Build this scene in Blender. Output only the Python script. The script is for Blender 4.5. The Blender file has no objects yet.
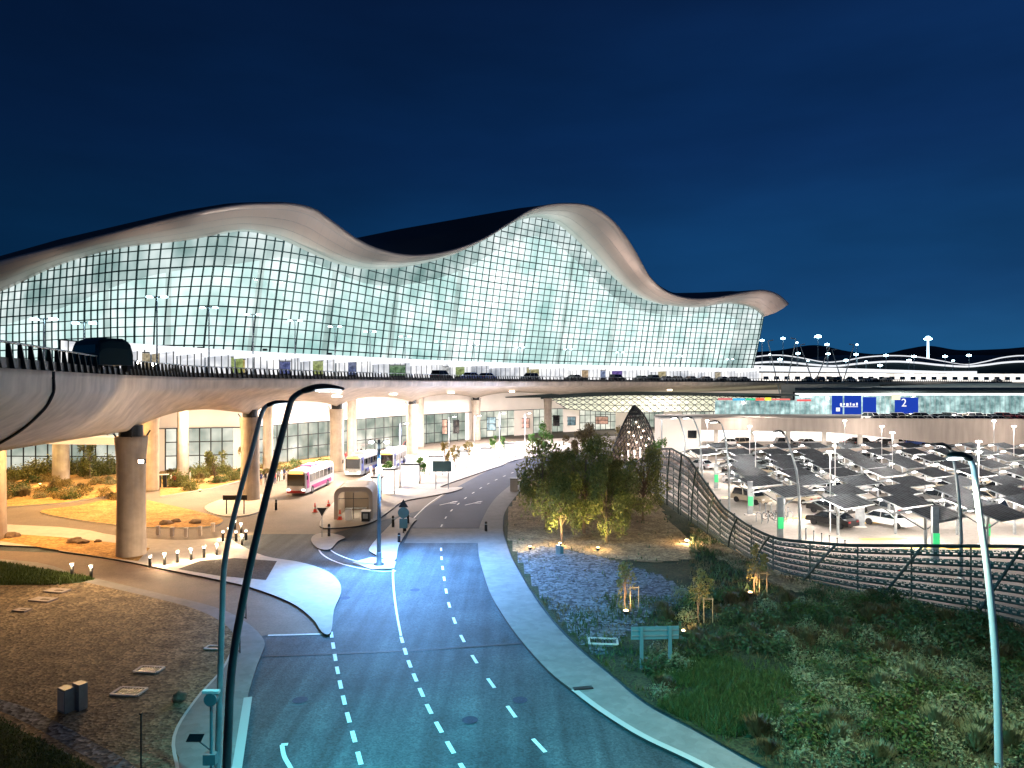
import bpy, bmesh, math, random
from mathutils import Vector, Matrix, noise
R = math.radians
rnd = random.Random(7)
C = bpy.context.scene.collection
F = 700.0; CH = 14.0
def G(px, py, z=0.0):
    d = (CH - z) * F / (py - 384.0)
    return Vector(((px - 512.0) / F * d, d, z))
def P(px, py, d):
    return Vector(((px - 512.0) / F * d, d, CH - (py - 384.0) / F * d))
def GD(px, d, z=0.0):
    return Vector(((px - 512.0) / F * d, d, z))
# ---------------------------------------------------------------- materials
def mat(name, col, rough=0.7, metal=0.0, nscale=0, namt=0.15, bump=0.0, emit=None, estr=0.0, bscale=None, spec=None, col2=None, ndetail=4):
    m = bpy.data.materials.new(name); m.use_nodes = True
    nt = m.node_tree; b = nt.nodes['Principled BSDF']
    b.inputs['Roughness'].default_value = rough; b.inputs['Metallic'].default_value = metal
    if spec is not None: b.inputs['Specular IOR Level'].default_value = spec
    c = (*col, 1)
    b.inputs['Base Color'].default_value = c
    tc = nt.nodes.new('ShaderNodeTexCoord')
    if nscale:
        n = nt.nodes.new('ShaderNodeTexNoise'); n.inputs['Scale'].default_value = nscale; n.inputs['Detail'].default_value = ndetail
        nt.links.new(tc.outputs['Object'], n.inputs['Vector'])
        r = nt.nodes.new('ShaderNodeValToRGB')
        lo = tuple(max(0, x * (1 - namt)) for x in col); hi = tuple(min(1, x * (1 + namt)) for x in col)
        if col2: lo, hi = col, col2
        r.color_ramp.elements[0].position = 0.32; r.color_ramp.elements[1].position = 0.68
        r.color_ramp.elements[0].color = (*lo, 1); r.color_ramp.elements[1].color = (*hi, 1)
        nt.links.new(n.outputs['Fac'], r.inputs['Fac']); nt.links.new(r.outputs['Color'], b.inputs['Base Color'])
    if bump:
        n2 = nt.nodes.new('ShaderNodeTexNoise'); n2.inputs['Scale'].default_value = bscale or 30; n2.inputs['Detail'].default_value = 5
        nt.links.new(tc.outputs['Object'], n2.inputs['Vector'])
        bp = nt.nodes.new('ShaderNodeBump'); bp.inputs['Strength'].default_value = bump; bp.inputs['Distance'].default_value = 0.05
        nt.links.new(n2.outputs['Fac'], bp.inputs['Height']); nt.links.new(bp.outputs['Normal'], b.inputs['Normal'])
    if emit:
        b.inputs['Emission Color'].default_value = (*emit, 1); b.inputs['Emission Strength'].default_value = estr
    return m
def ground_mat(name, cols, scale, speck=0.0, sscale=60, rough=0.9, bump=0.4, stain=0.0, spec=0.3):
    """two scales of noise + speckle"""
    m = bpy.data.materials.new(name); m.use_nodes = True
    nt = m.node_tree; b = nt.nodes['Principled BSDF']; b.inputs['Roughness'].default_value = rough
    b.inputs['Specular IOR Level'].default_value = spec
    tc = nt.nodes.new('ShaderNodeTexCoord')
    n = nt.nodes.new('ShaderNodeTexNoise'); n.inputs['Scale'].default_value = scale; n.inputs['Detail'].default_value = 6; n.inputs['Roughness'].default_value = .65
    nt.links.new(tc.outputs['Object'], n.inputs['Vector'])
    r = nt.nodes.new('ShaderNodeValToRGB'); cr = r.color_ramp
    cr.elements[0].position = .3; cr.elements[0].color = (*cols[0], 1); cr.elements[1].position = .7; cr.elements[1].color = (*cols[-1], 1)
    for i, c in enumerate(cols[1:-1]):
        e = cr.elements.new(.3 + .4 * (i + 1) / (len(cols) - 1)); e.color = (*c, 1)
    nt.links.new(n.outputs['Fac'], r.inputs['Fac'])
    v = nt.nodes.new('ShaderNodeTexVoronoi'); v.inputs['Scale'].default_value = sscale
    nt.links.new(tc.outputs['Object'], v.inputs['Vector'])
    hs = nt.nodes.new('ShaderNodeSeparateColor'); nt.links.new(v.outputs['Color'], hs.inputs[0])
    mr = nt.nodes.new('ShaderNodeMapRange'); mr.inputs['To Min'].default_value = 1 - speck; mr.inputs['To Max'].default_value = 1 + speck
    nt.links.new(hs.outputs[0], mr.inputs['Value'])
    mx = nt.nodes.new('ShaderNodeVectorMath'); mx.operation = 'SCALE'
    nt.links.new(r.outputs['Color'], mx.inputs[0]); nt.links.new(mr.outputs['Result'], mx.inputs['Scale'])
    nt.links.new(mx.outputs[0], b.inputs['Base Color'])
    bp = nt.nodes.new('ShaderNodeBump'); bp.inputs['Strength'].default_value = bump; bp.inputs['Distance'].default_value = .05
    nt.links.new(v.outputs['Distance'], bp.inputs['Height']); nt.links.new(bp.outputs['Normal'], b.inputs['Normal'])
    return m
def emis(name, col, s):
    m = bpy.data.materials.new(name); m.use_nodes = True; nt = m.node_tree
    nt.nodes.remove(nt.nodes['Principled BSDF']); e = nt.nodes.new('ShaderNodeEmission')
    e.inputs['Color'].default_value = (*col, 1); e.inputs['Strength'].default_value = s
    nt.links.new(e.outputs[0], nt.nodes['Material Output'].inputs['Surface'])
    return m
def lit_panes(name, c1, c2, s1, s2, trans=0.0, gloss=0.08, nsc=0.05, dark=0.0):
    """lit window glazing: brightness varies per pane (UV in pane units) and by noise that paints the glow of rooms"""
    m = bpy.data.materials.new(name); m.use_nodes = True; nt = m.node_tree; N = nt.nodes; L = nt.links
    N.remove(N['Principled BSDF'])
    uv = N.new('ShaderNodeUVMap'); fl = N.new('ShaderNodeVectorMath'); fl.operation = 'FLOOR'; L.new(uv.outputs[0], fl.inputs[0])
    wn = N.new('ShaderNodeTexWhiteNoise'); wn.noise_dimensions = '2D'; L.new(fl.outputs[0], wn.inputs['Vector'])
    tc = N.new('ShaderNodeTexCoord'); n = N.new('ShaderNodeTexNoise'); n.inputs['Scale'].default_value = nsc; n.inputs['Detail'].default_value = 2
    mp = N.new('ShaderNodeMapping'); mp.inputs['Scale'].default_value = (1, 1, .55); L.new(tc.outputs['Object'], mp.inputs[0]); L.new(mp.outputs[0], n.inputs['Vector'])
    n2 = N.new('ShaderNodeTexNoise'); n2.inputs['Scale'].default_value = nsc * 5; n2.inputs['Detail'].default_value = 2; L.new(tc.outputs['Object'], n2.inputs['Vector'])
    a = N.new('ShaderNodeMath'); a.operation = 'MULTIPLY_ADD'; a.inputs[1].default_value = .16; L.new(wn.outputs['Value'], a.inputs[0])
    a2 = N.new('ShaderNodeMapRange'); a2.inputs['From Min'].default_value = .3; a2.inputs['From Max'].default_value = .7; L.new(n.outputs['Fac'], a2.inputs['Value'])
    a3 = N.new('ShaderNodeMapRange'); a3.inputs['From Min'].default_value = .3; a3.inputs['From Max'].default_value = .7; a3.inputs['To Max'].default_value = .45; L.new(n2.outputs['Fac'], a3.inputs['Value'])
    sm = N.new('ShaderNodeMath'); sm.operation = 'MULTIPLY_ADD'; sm.inputs[1].default_value = .5; L.new(a2.outputs[0], sm.inputs[0]); L.new(a3.outputs[0], sm.inputs[2])
    L.new(sm.outputs[0], a.inputs[2])
    cm = N.new('ShaderNodeMix'); cm.data_type = 'RGBA'; cm.inputs[6].default_value = (*c1, 1); cm.inputs[7].default_value = (*c2, 1); L.new(a.outputs[0], cm.inputs[0])
    st = N.new('ShaderNodeMapRange'); st.inputs['To Min'].default_value = s1; st.inputs['To Max'].default_value = s2; L.new(a.outputs[0], st.inputs['Value'])
    e = N.new('ShaderNodeEmission'); L.new(cm.outputs[2], e.inputs['Color']); L.new(st.outputs[0], e.inputs['Strength'])
    g = N.new('ShaderNodeBsdfGlossy'); g.inputs['Roughness'].default_value = .05
    ms = N.new('ShaderNodeMixShader'); ms.inputs[0].default_value = gloss; L.new(e.outputs[0], ms.inputs[1]); L.new(g.outputs[0], ms.inputs[2])
    out = ms
    if trans:
        t = N.new('ShaderNodeBsdfTransparent'); t.inputs[0].default_value = (.8, .95, .93, 1)
        m2 = N.new('ShaderNodeMixShader'); m2.inputs[0].default_value = trans; L.new(ms.outputs[0], m2.inputs[1]); L.new(t.outputs[0], m2.inputs[2]); out = m2
    L.new(out.outputs[0], N['Material Output'].inputs['Surface'])
    return m
M = {}
M['asphalt'] = ground_mat('asphalt', [(.03, .046, .055), (.048, .068, .08), (.06, .082, .095), (.082, .105, .12)], .22, .3, 14, rough=.75, bump=.15, spec=.25)
def wear(m, sc_, amt):
    nt = m.node_tree; b = nt.nodes['Principled BSDF']; src = b.inputs['Base Color'].links[0].from_socket
    tc = nt.nodes.new('ShaderNodeTexCoord'); mp = nt.nodes.new('ShaderNodeMapping'); mp.inputs['Scale'].default_value = (1.3, .06, 1); nt.links.new(tc.outputs['Object'], mp.inputs[0])
    n = nt.nodes.new('ShaderNodeTexNoise'); n.inputs['Scale'].default_value = sc_; n.inputs['Detail'].default_value = 6; nt.links.new(mp.outputs[0], n.inputs['Vector'])
    r = nt.nodes.new('ShaderNodeMapRange'); r.inputs['From Min'].default_value = .35; r.inputs['From Max'].default_value = .65; r.inputs['To Min'].default_value = 1 - amt; r.inputs['To Max'].default_value = 1 + amt; nt.links.new(n.outputs['Fac'], r.inputs['Value'])
    s = nt.nodes.new('ShaderNodeVectorMath'); s.operation = 'SCALE'; nt.links.new(src, s.inputs[0]); nt.links.new(r.outputs[0], s.inputs['Scale']); nt.links.new(s.outputs[0], b.inputs['Base Color'])
wear(M['asphalt'], 1.0, .28)
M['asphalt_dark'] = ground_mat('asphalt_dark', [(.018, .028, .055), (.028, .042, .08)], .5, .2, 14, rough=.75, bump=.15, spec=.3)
M['asphalt_tan'] = ground_mat('asphalt_tan', [(.16, .135, .11), (.22, .185, .15)], .25, .12, 10, rough=.75, bump=.1)
M['asphalt_brown'] = ground_mat('asphalt_brown', [(.15, .115, .09), (.2, .155, .125)], .6, .12, 10, rough=.7, bump=.1)
M['paving'] = ground_mat('paving', [(.19, .19, .185), (.26, .255, .245)], .7, .08, 3, rough=.8, bump=.1)
M['paving_white'] = ground_mat('paving_white', [(.42, .40, .37), (.52, .5, .46)], .5, .06, 3, rough=.8, bump=.1)
M['kerb_dark'] = mat('kerb_dark', (.03, .03, .032), .7)
M['kerb_light'] = mat('kerb_light', (.5, .5, .48), .7)
M['paint'] = mat('road_paint', (.78, .78, .76), .6, nscale=8, namt=.12)
M['gravel_brown'] = ground_mat('gravel_brown', [(.10, .075, .045), (.2, .15, .085), (.3, .235, .14)], .9, .6, 7, bump=.8)
M['sand_brown'] = ground_mat('sand_brown', [(.16, .11, .055), (.26, .19, .10), (.34, .26, .15)], .8, .5, 7, bump=.6)
M['gravel_grey'] = ground_mat('gravel_grey', [(.08, .085, .09), (.16, .17, .18)], 1.2, .8, 5.5, bump=1)
M['gravel_dark'] = ground_mat('gravel_dark', [(.03, .03, .03), (.06, .055, .05)], 1.5, .5, 8, bump=1)
M['sand_orange'] = ground_mat('sand_orange', [(.26, .15, .045), (.42, .25, .08), (.5, .33, .13)], .6, .35, 5, bump=.6)
M['soil_green'] = ground_mat('soil_green', [(.02, .03, .012), (.035, .045, .018), (.07, .065, .03)], .35, .5, 9, bump=.4)
M['grass_base'] = ground_mat('grass_base', [(.02, .05, .015), (.04, .085, .02)], .8, .4, 12, bump=.8)
M['lot'] = ground_mat('lot_surface', [(.24, .215, .19), (.32, .29, .26)], .2, .08, 5, bump=.1)
M['desert'] = ground_mat('desert', [(.05, .045, .035), (.09, .08, .06)], .02, .2, 1, bump=.2)
M['hill'] = mat('hill_scrub', (.02, .03, .035), .95, nscale=.02, namt=.5)
M['concrete'] = mat('viaduct_concrete', (.52, .45, .38), .75, nscale=.6, namt=.16, bump=.12, bscale=6)
M['concrete_col'] = mat('column_concrete', (.42, .36, .29), .8, nscale=1.1, namt=.14, bump=.2, bscale=5)
M['concrete_white'] = mat('white_concrete', (.62, .58, .53), .7, nscale=.3, namt=.1)
M['parapet'] = mat('parapet_concrete', (.42, .36, .31), .8, nscale=.12, namt=.1)
M['cladding'] = mat('roof_cladding', (.50, .45, .41), .42, .25, nscale=.05, namt=.1)
M['roof_dark'] = mat('roof_dark', (.03, .05, .052), .6, nscale=.05, namt=.25)
M['mullion'] = mat('mullion_metal', (.035, .10, .105), .45, .3)
M['dark'] = mat('dark_metal', (.02, .022, .024), .5, .4)
M['black'] = mat('black_rubber', (.012, .012, .013), .8)
M['fence'] = mat('fence_metal', (.045, .07, .065), .5, .5, nscale=3, namt=.3)
M['steel'] = mat('galvanised_steel', (.34, .37, .39), .4, .55, nscale=3, namt=.15)
M['steel_dark'] = mat('painted_pole_steel', (.10, .115, .12), .42, .4, nscale=2, namt=.2)
M['white'] = mat('white_paint', (.75, .75, .74), .5)
M['canopy'] = mat('glowing_canopy_membrane', (.8, .8, .82), .6, emit=(.95, .97, 1), estr=.55)  # emission stands in for lamplight on the canopy membrane
M['glass_dark'] = mat('dark_glass', (.01, .012, .015), .08, 0, spec=.8)
M['red'] = mat('red_paint', (.45, .03, .03), .45)
M['magenta'] = mat('magenta_paint', (.5, .05, .28), .4)
M['blue'] = mat('blue_paint', (.03, .07, .4), .4)
M['green_sign'] = mat('green_sign', (.03, .35, .1), .5, emit=(.05, .6, .2), estr=.55)
M['yellow_paint'] = mat('yellow_paint', (.7, .45, .05), .6)
M['shade'] = mat('shade_panel', (.05, .058, .066), .85, .0, nscale=1.5, namt=.5)
M['slat'] = mat('shade_slat', (.16, .17, .18), .5, .3)
M['cone'] = mat('cone_orange', (.8, .1, .05), .5)
M['teal_paint'] = mat('sign_back_paint', (.12, .24, .27), .5, .2)
M['wood'] = mat('wood', (.3, .22, .14), .8, nscale=4, namt=.3)
M['rock'] = mat('rock', (.18, .13, .09), .9, nscale=3, namt=.35, bump=.7, bscale=6)
M['bark'] = mat('bark', (.13, .09, .06), .9, nscale=6, namt=.3, bump=.6, bscale=20)
def leafmat(name, a, b, t=.25):
    m = bpy.data.materials.new(name); m.use_nodes = True; nt = m.node_tree; bs = nt.nodes['Principled BSDF']
    bs.inputs['Roughness'].default_value = .6
    g = nt.nodes.new('ShaderNodeNewGeometry'); r = nt.nodes.new('ShaderNodeValToRGB')
    r.color_ramp.elements[0].color = (*a, 1); r.color_ramp.elements[1].color = (*b, 1)
    nt.links.new(g.outputs['Random Per Island'], r.inputs['Fac']); nt.links.new(r.outputs['Color'], bs.inputs['Base Color'])
    tr = nt.nodes.new('ShaderNodeBsdfTranslucent'); nt.links.new(r.outputs['Color'], tr.inputs['Color'])
    mx = nt.nodes.new('ShaderNodeMixShader'); mx.inputs[0].default_value = t
    nt.links.new(bs.outputs[0], mx.inputs[1]); nt.links.new(tr.outputs[0], mx.inputs[2]); nt.links.new(mx.outputs[0], nt.nodes['Material Output'].inputs['Surface'])
    return m
M['leaf'] = leafmat('leaf_green', (.08, .095, .02), (.21, .21, .05))
M['leaf_dark'] = leafmat('leaf_dark', (.03, .06, .02), (.08, .12, .04))
M['leaf_palm'] = leafmat('leaf_palm', (.05, .13, .02), (.12, .26, .05))
M['leaf_gold'] = leafmat('leaf_gold', (.16, .13, .03), (.30, .22, .07))
M['leaf_sage'] = leafmat('leaf_sage', (.13, .16, .07), (.27, .28, .15))
M['leaf_green2'] = leafmat('leaf_grass', (.04, .075, .015), (.10, .14, .03))
M['leaf_olive'] = leafmat('leaf_olive', (.09, .07, .03), (.18, .14, .06))
def streak(m, scl, sc_, amt):
    nt = m.node_tree; b = nt.nodes['Principled BSDF']; src = b.inputs['Base Color'].links[0].from_socket
    tc = nt.nodes.new('ShaderNodeTexCoord'); mp = nt.nodes.new('ShaderNodeMapping'); mp.inputs['Scale'].default_value = scl; nt.links.new(tc.outputs['Object'], mp.inputs[0])
    n = nt.nodes.new('ShaderNodeTexNoise'); n.inputs['Scale'].default_value = sc_; n.inputs['Detail'].default_value = 5; nt.links.new(mp.outputs[0], n.inputs['Vector'])
    r = nt.nodes.new('ShaderNodeMapRange'); r.inputs['From Min'].default_value = .3; r.inputs['From Max'].default_value = .7; r.inputs['To Min'].default_value = 1 - amt; r.inputs['To Max'].default_value = 1 + amt; nt.links.new(n.outputs['Fac'], r.inputs['Value'])
    s = nt.nodes.new('ShaderNodeVectorMath'); s.operation = 'SCALE'; nt.links.new(src, s.inputs[0]); nt.links.new(r.outputs[0], s.inputs['Scale']); nt.links.new(s.outputs[0], b.inputs['Base Color'])
streak(M['concrete'], (1, 1, .12), 1.6, .13); streak(M['concrete_col'], (1, 1, .06), 3.0, .12); streak(M['parapet'], (1, 1, .15), 1.2, .12)
# ---------------------------------------------------------------- mesh builder
class MB:
    def __init__(s): s.v = []; s.f = []; s.m = []; s.uv = None
    def add(s, vs, fs, mi=0):
        o = len(s.v); s.v += [tuple(v) for v in vs]; s.f += [tuple(i + o for i in f) for f in fs]; s.m += [mi] * len(fs); return o
    def box(s, c, size, rz=0, mi=0, ry=0):
        hx, hy, hz = size[0] / 2, size[1] / 2, size[2] / 2; mt = Matrix.Rotation(rz, 3, 'Z') @ Matrix.Rotation(ry, 3, 'X'); c = Vector(c)
        vs = [c + mt @ Vector((x * hx, y * hy, z * hz)) for x in (-1, 1) for y in (-1, 1) for z in (-1, 1)]
        s.add(vs, [(0, 1, 3, 2), (4, 6, 7, 5), (0, 4, 5, 1), (2, 3, 7, 6), (0, 2, 6, 4), (1, 5, 7, 3)], mi)
    def tube(s, pts, rad, n=8, mi=0, cap=True, flat=1.0):
        pts = [Vector(p) for p in pts]; k = len(pts)
        if not isinstance(rad, (list, tuple)): rad = [rad] * k
        vs = []; up = Vector((0, 0, 1)); px = None
        for i, p in enumerate(pts):
            t = (pts[min(i + 1, k - 1)] - pts[max(i - 1, 0)]).normalized()
            if px is None:
                a = up if abs(t.dot(up)) < .95 else Vector((1, 0, 0)); x = t.cross(a).normalized()
            else: x = (px - t * px.dot(t)).normalized()
            px = x; y = t.cross(x)
            for j in range(n):
                an = 2 * math.pi * (j + .5) / n; vs.append(p + (x * math.cos(an) + y * math.sin(an) * flat) * rad[i])
        fs = [(i * n + j, i * n + (j + 1) % n, (i + 1) * n + (j + 1) % n, (i + 1) * n + j) for i in range(k - 1) for j in range(n)]
        if cap: fs += [tuple(reversed(range(n))), tuple(range((k - 1) * n, k * n))]
        s.add(vs, fs, mi)
    def lathe(s, prof, c=(0, 0, 0), n=20, mi=0, sx=1, sy=1):
        c = Vector(c); vs = []
        for r, z in prof:
            for j in range(n):
                a = 2 * math.pi * j / n; vs.append(c + Vector((r * math.cos(a) * sx, r * math.sin(a) * sy, z)))
        k = len(prof)
        fs = [(i * n + j, i * n + (j + 1) % n, (i + 1) * n + (j + 1) % n, (i + 1) * n + j) for i in range(k - 1) for j in range(n)]
        fs += [tuple(reversed(range(n))), tuple(range((k - 1) * n, k * n))]
        s.add(vs, fs, mi)
    def prism(s, pts, z0, z1, mi=0, side=None):
        n = len(pts); a = sum(pts[i][0] * pts[(i + 1) % n][1] - pts[(i + 1) % n][0] * pts[i][1] for i in range(n))
        if a < 0: pts = list(reversed(pts))
        vs = [(p[0], p[1], z1) for p in pts]; s.add(vs, [tuple(range(n))], mi)
        if z1 > z0:
            o = s.add([(p[0], p[1], z1) for p in pts] + [(p[0], p[1], z0) for p in pts],
                      [(i, i + n, (i + 1) % n + n, (i + 1) % n) for i in range(n)], mi if side is None else side)
    def grid(s, rows, mi=0, close=False):
        nr = len(rows); nc = len(rows[0]); vs = [p for r in rows for p in r]
        s.add(vs, [(i * nc + j, i * nc + j + 1, (i + 1) * nc + j + 1, (i + 1) * nc + j) for i in range(nr - 1) for j in range(nc - 1)], mi)
    def strip(s, pts, w, z, mi=0):
        L = []
        for i, p in enumerate(pts):
            t = (Vector(pts[min(i + 1, len(pts) - 1)]) - Vector(pts[max(i - 1, 0)])); t.z = 0; t.normalize(); nn = Vector((-t.y, t.x, 0)) * w / 2
            L.append([Vector((p[0], p[1], z)) - nn, Vector((p[0], p[1], z)) + nn])
        s.grid(L, mi)
    def build(s, name, m, parent=None, smooth=False, tri=False):
        me = bpy.data.meshes.new(name); me.from_pydata(s.v, [], s.f)
        ms = m if isinstance(m, (list, tuple)) else [m]
        for x in ms: me.materials.append(M[x] if isinstance(x, str) else x)
        if len(ms) > 1: me.polygons.foreach_set('material_index', s.m)
        if s.uv:
            ul = me.uv_layers.new(name='UVMap'); ul.data.foreach_set('uv', [c for u in s.uv for c in u])
        if smooth: me.polygons.foreach_set('use_smooth', [True] * len(me.polygons))
        me.update()
        o = bpy.data.objects.new(name, me); C.objects.link(o)
        if parent:
            o.parent = parent
        return o
def tri_fix(o):
    bm = bmesh.new(); bm.from_mesh(o.data)
    bmesh.ops.triangulate(bm, faces=[f for f in bm.faces if len(f.verts) > 4], ngon_method='EAR_CLIP'); bm.to_mesh(o.data); bm.free()
def tag(o, label=None, cat=None, group=None, kind=None):
    if label: o['label'] = label
    if cat: o['category'] = cat
    if group: o['group'] = group
    if kind: o['kind'] = kind
    return o
def thing(name, label, cat, loc=(0, 0, 0), rz=0, group=None):
    o = bpy.data.objects.new(name, None); C.objects.link(o); o.location = loc; o.rotation_euler = (0, 0, rz); o.empty_display_size = .3
    return tag(o, label, cat, group)
def copy_tree(o, loc, rz=0, label=None, scale=None, cat=None, group=None):
    kids = [c for c in bpy.data.objects if c.parent == o] if o.name not in KID else KID[o.name]
    KID[o.name] = kids
    r = o.copy(); C.objects.link(r); r.location = loc; r.rotation_euler = (0, 0, rz)
    if label: r['label'] = label
    if scale: r.scale = scale if isinstance(scale, (tuple, list)) else (scale,) * 3
    for ch in kids:
        c = ch.copy(); C.objects.link(c); c.parent = r
        gk = KID.get(ch.name)
        if gk is None: gk = [g for g in bpy.data.objects if g.parent == ch]; KID[ch.name] = gk
        for g in gk: d = g.copy(); C.objects.link(d); d.parent = c
    return r
KID = {}
def struct(name, mb, m, kind='structure', smooth=False):
    o = mb.build(name, m, None, smooth); o['kind'] = kind; tri_fix(o); return o
def crom(pts, n=6, closed=False):
    pts = [Vector(p) for p in pts]; k = len(pts); out = []
    rng = range(k if closed else k - 1)
    for i in rng:
        if closed: p0, p1, p2, p3 = (pts[(i + j) % k] for j in (-1, 0, 1, 2))
        else: p0, p1, p2, p3 = pts[max(i - 1, 0)], pts[i], pts[i + 1], pts[min(i + 2, k - 1)]
        for j in range(n):
            t = j / n; out.append(.5 * ((2 * p1) + (p2 - p0) * t + (2 * p0 - 5 * p1 + 4 * p2 - p3) * t * t + (3 * p1 - p0 - 3 * p2 + p3) * t ** 3))
    if not closed: out.append(pts[-1])
    return out
def area_light(name, loc, size, power, col, sy=None, rot=(0, 0, 0), label=None, spread=None):
    l = bpy.data.lights.new(name, 'AREA'); l.size = size; l.energy = power; l.color = col
    if sy: l.shape = 'RECTANGLE'; l.size_y = sy
    if spread: l.spread = spread
    o = bpy.data.objects.new(name, l); C.objects.link(o); o.location = loc; o.rotation_euler = rot; return o
def spot(name, loc, power, col, ang=130, tgt=None, blend=.8, rad=.25):
    l = bpy.data.lights.new(name, 'SPOT'); l.energy = power; l.color = col; l.spot_size = R(ang); l.spot_blend = blend; l.shadow_soft_size = rad
    o = bpy.data.objects.new(name, l); C.objects.link(o); o.location = loc
    if tgt is not None: o.rotation_euler = (Vector(tgt) - Vector(loc)).to_track_quat('-Z', 'Y').to_euler()
    return o
def point(name, loc, power, col, rad=.2):
    col = tuple(col)
    l = bpy.data.lights.new(name, 'POINT'); l.energy = power; l.color = col; l.shadow_soft_size = rad
    o = bpy.data.objects.new(name, l); C.objects.link(o); o.location = loc; return o
# ---------------------------------------------------------------- camera, world
sc = bpy.context.scene
cam = bpy.data.cameras.new('camera'); co = bpy.data.objects.new('camera', cam); C.objects.link(co); sc.camera = co
co.location = (0, 0, CH); co.rotation_euler = (R(90), 0, 0); cam.sensor_width = 36; cam.lens = F / 1024 * 36; cam.clip_end = 6000; cam.clip_start = .2
w = bpy.data.worlds.new('World'); sc.world = w; w.use_nodes = True; nt = w.node_tree
bg = nt.nodes['Background']; bg.inputs['Strength'].default_value = .68
tc = nt.nodes.new('ShaderNodeTexCoord'); sp = nt.nodes.new('ShaderNodeSeparateXYZ'); nt.links.new(tc.outputs['Generated'], sp.inputs[0])
rp = nt.nodes.new('ShaderNodeValToRGB'); cr = rp.color_ramp; cr.interpolation = 'EASE'
cr.elements[0].position = 0.0; cr.elements[0].color = (.003, .060, .155, 1)
cr.elements[1].position = .60; cr.elements[1].color = (.001, .005, .024, 1)
e = cr.elements.new(.14); e.color = (.002, .034, .11, 1)
e = cr.elements.new(.32); e.color = (.0014, .017, .07, 1)
nt.links.new(sp.outputs['Z'], rp.inputs['Fac'])
sx = nt.nodes.new('ShaderNodeMapRange'); sx.inputs['From Min'].default_value = -.6; sx.inputs['From Max'].default_value = .5
sx.inputs['To Min'].default_value = .42; sx.inputs['To Max'].default_value = 1.1; nt.links.new(sp.outputs['X'], sx.inputs['Value'])
sk = nt.nodes.new('ShaderNodeTexSky'); sk.sky_type = 'NISHITA'; sk.sun_disc = False; sk.sun_elevation = R(-4); sk.sun_rotation = R(70)
ad = nt.nodes.new('ShaderNodeVectorMath'); ad.operation = 'SCALE'; nt.links.new(rp.outputs['Color'], ad.inputs[0]); nt.links.new(sx.outputs[0], ad.inputs['Scale'])
sk2 = nt.nodes.new('ShaderNodeVectorMath'); sk2.operation = 'SCALE'; sk2.inputs['Scale'].default_value = .03; nt.links.new(sk.outputs[0], sk2.inputs[0])
ad2 = nt.nodes.new('ShaderNodeVectorMath'); ad2.operation = 'ADD'; nt.links.new(ad.outputs[0], ad2.inputs[0]); nt.links.new(sk2.outputs[0], ad2.inputs[1])
wn_ = nt.nodes.new('ShaderNodeTexNoise'); wn_.inputs['Scale'].default_value = 2.2; wn_.inputs['Detail'].default_value = 5; wmp = nt.nodes.new('ShaderNodeMapping'); wmp.inputs['Scale'].default_value = (1, 1, 4); nt.links.new(tc.outputs['Generated'], wmp.inputs[0]); nt.links.new(wmp.outputs[0], wn_.inputs['Vector'])
wr = nt.nodes.new('ShaderNodeMapRange'); wr.inputs['From Min'].default_value = .3; wr.inputs['From Max'].default_value = .7; wr.inputs['To Min'].default_value = .78; wr.inputs['To Max'].default_value = 1.2; nt.links.new(wn_.outputs['Fac'], wr.inputs['Value'])
ad3 = nt.nodes.new('ShaderNodeVectorMath'); ad3.operation = 'SCALE'; nt.links.new(ad2.outputs[0], ad3.inputs[0]); nt.links.new(wr.outputs[0], ad3.inputs['Scale'])
nt.links.new(ad3.outputs[0], bg.inputs['Color'])
moon = bpy.data.lights.new('moon', 'SUN'); moon.energy = .03; moon.color = (.6, .75, 1); moon.angle = R(2)
mo = bpy.data.objects.new('moon', moon); C.objects.link(mo); mo.rotation_euler = (R(35), R(-20), 0)
vs = sc.view_settings; vs.view_transform = 'Standard'; vs.look = 'None'; vs.exposure = 1.0; vs.gamma = 1
sc.cycles.use_denoising = True; sc.cycles.max_bounces = 6; sc.cycles.diffuse_bounces = 3; sc.cycles.transparent_max_bounces = 12
sc.cycles.sample_clamp_indirect = 6; sc.cycles.use_light_tree = True
# ================================================================ SETTING: ground
def ipoly(pts, z=0.0, n=5, closed=True):
    w = [G(a, b, z) for a, b in pts]
    return crom(w, n, closed) if n > 1 else w
def sheet(name, pts, z, m, n=1, kind='structure'):
    b = MB(); b.prism(ipoly(pts, z, n), z, z, 0); return struct(name, b, m, kind)
def slab(name, pts, z, m, side='kerb_light', n=1, z0=-.03):
    b = MB(); b.prism(ipoly(pts, z, n), z0, z, 0, 1); return struct(name, b, [m, side])
b = MB(); b.add([(-3000, -200, -.03), (3000, -200, -.03), (3000, 5000, -.03), (-3000, 5000, -.03)], [(0, 1, 2, 3)]); struct('ground', b, 'desert')
b = MB(); b.add([(-150, -40, -.012), (25, -40, -.012), (25, 40, -.012), (18, 70, -.012), (20, 150, -.012), (-150, 150, -.012)], [(0, 1, 2, 3, 4, 5)]); struct('road', b, 'asphalt')
# bus road under the viaduct: tan concrete
sheet('bus_road', [(-500, 486), (-500, 534), (0, 534), (120, 545), (200, 540), (262, 534), (318, 534), (330, 534), (460, 500), (620, 452), (620, 438), (330, 440), (150, 460)], .0, 'asphalt_tan')
sheet('side_road', [(-300, 540), (-60, 548), (60, 553), (165, 566), (250, 583), (320, 610), (326, 633), (268, 635), (240, 640), (150, 610), (-300, 590)], .004, 'asphalt_brown')
# darker upper stretch of the main carriageway and the lighter crossing slab
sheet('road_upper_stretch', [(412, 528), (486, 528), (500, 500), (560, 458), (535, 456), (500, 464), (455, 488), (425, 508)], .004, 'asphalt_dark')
sheet('crossing_slab', [(404, 543), (484, 543), (486, 528.6), (411, 528.6)], .004, 'paving')
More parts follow.
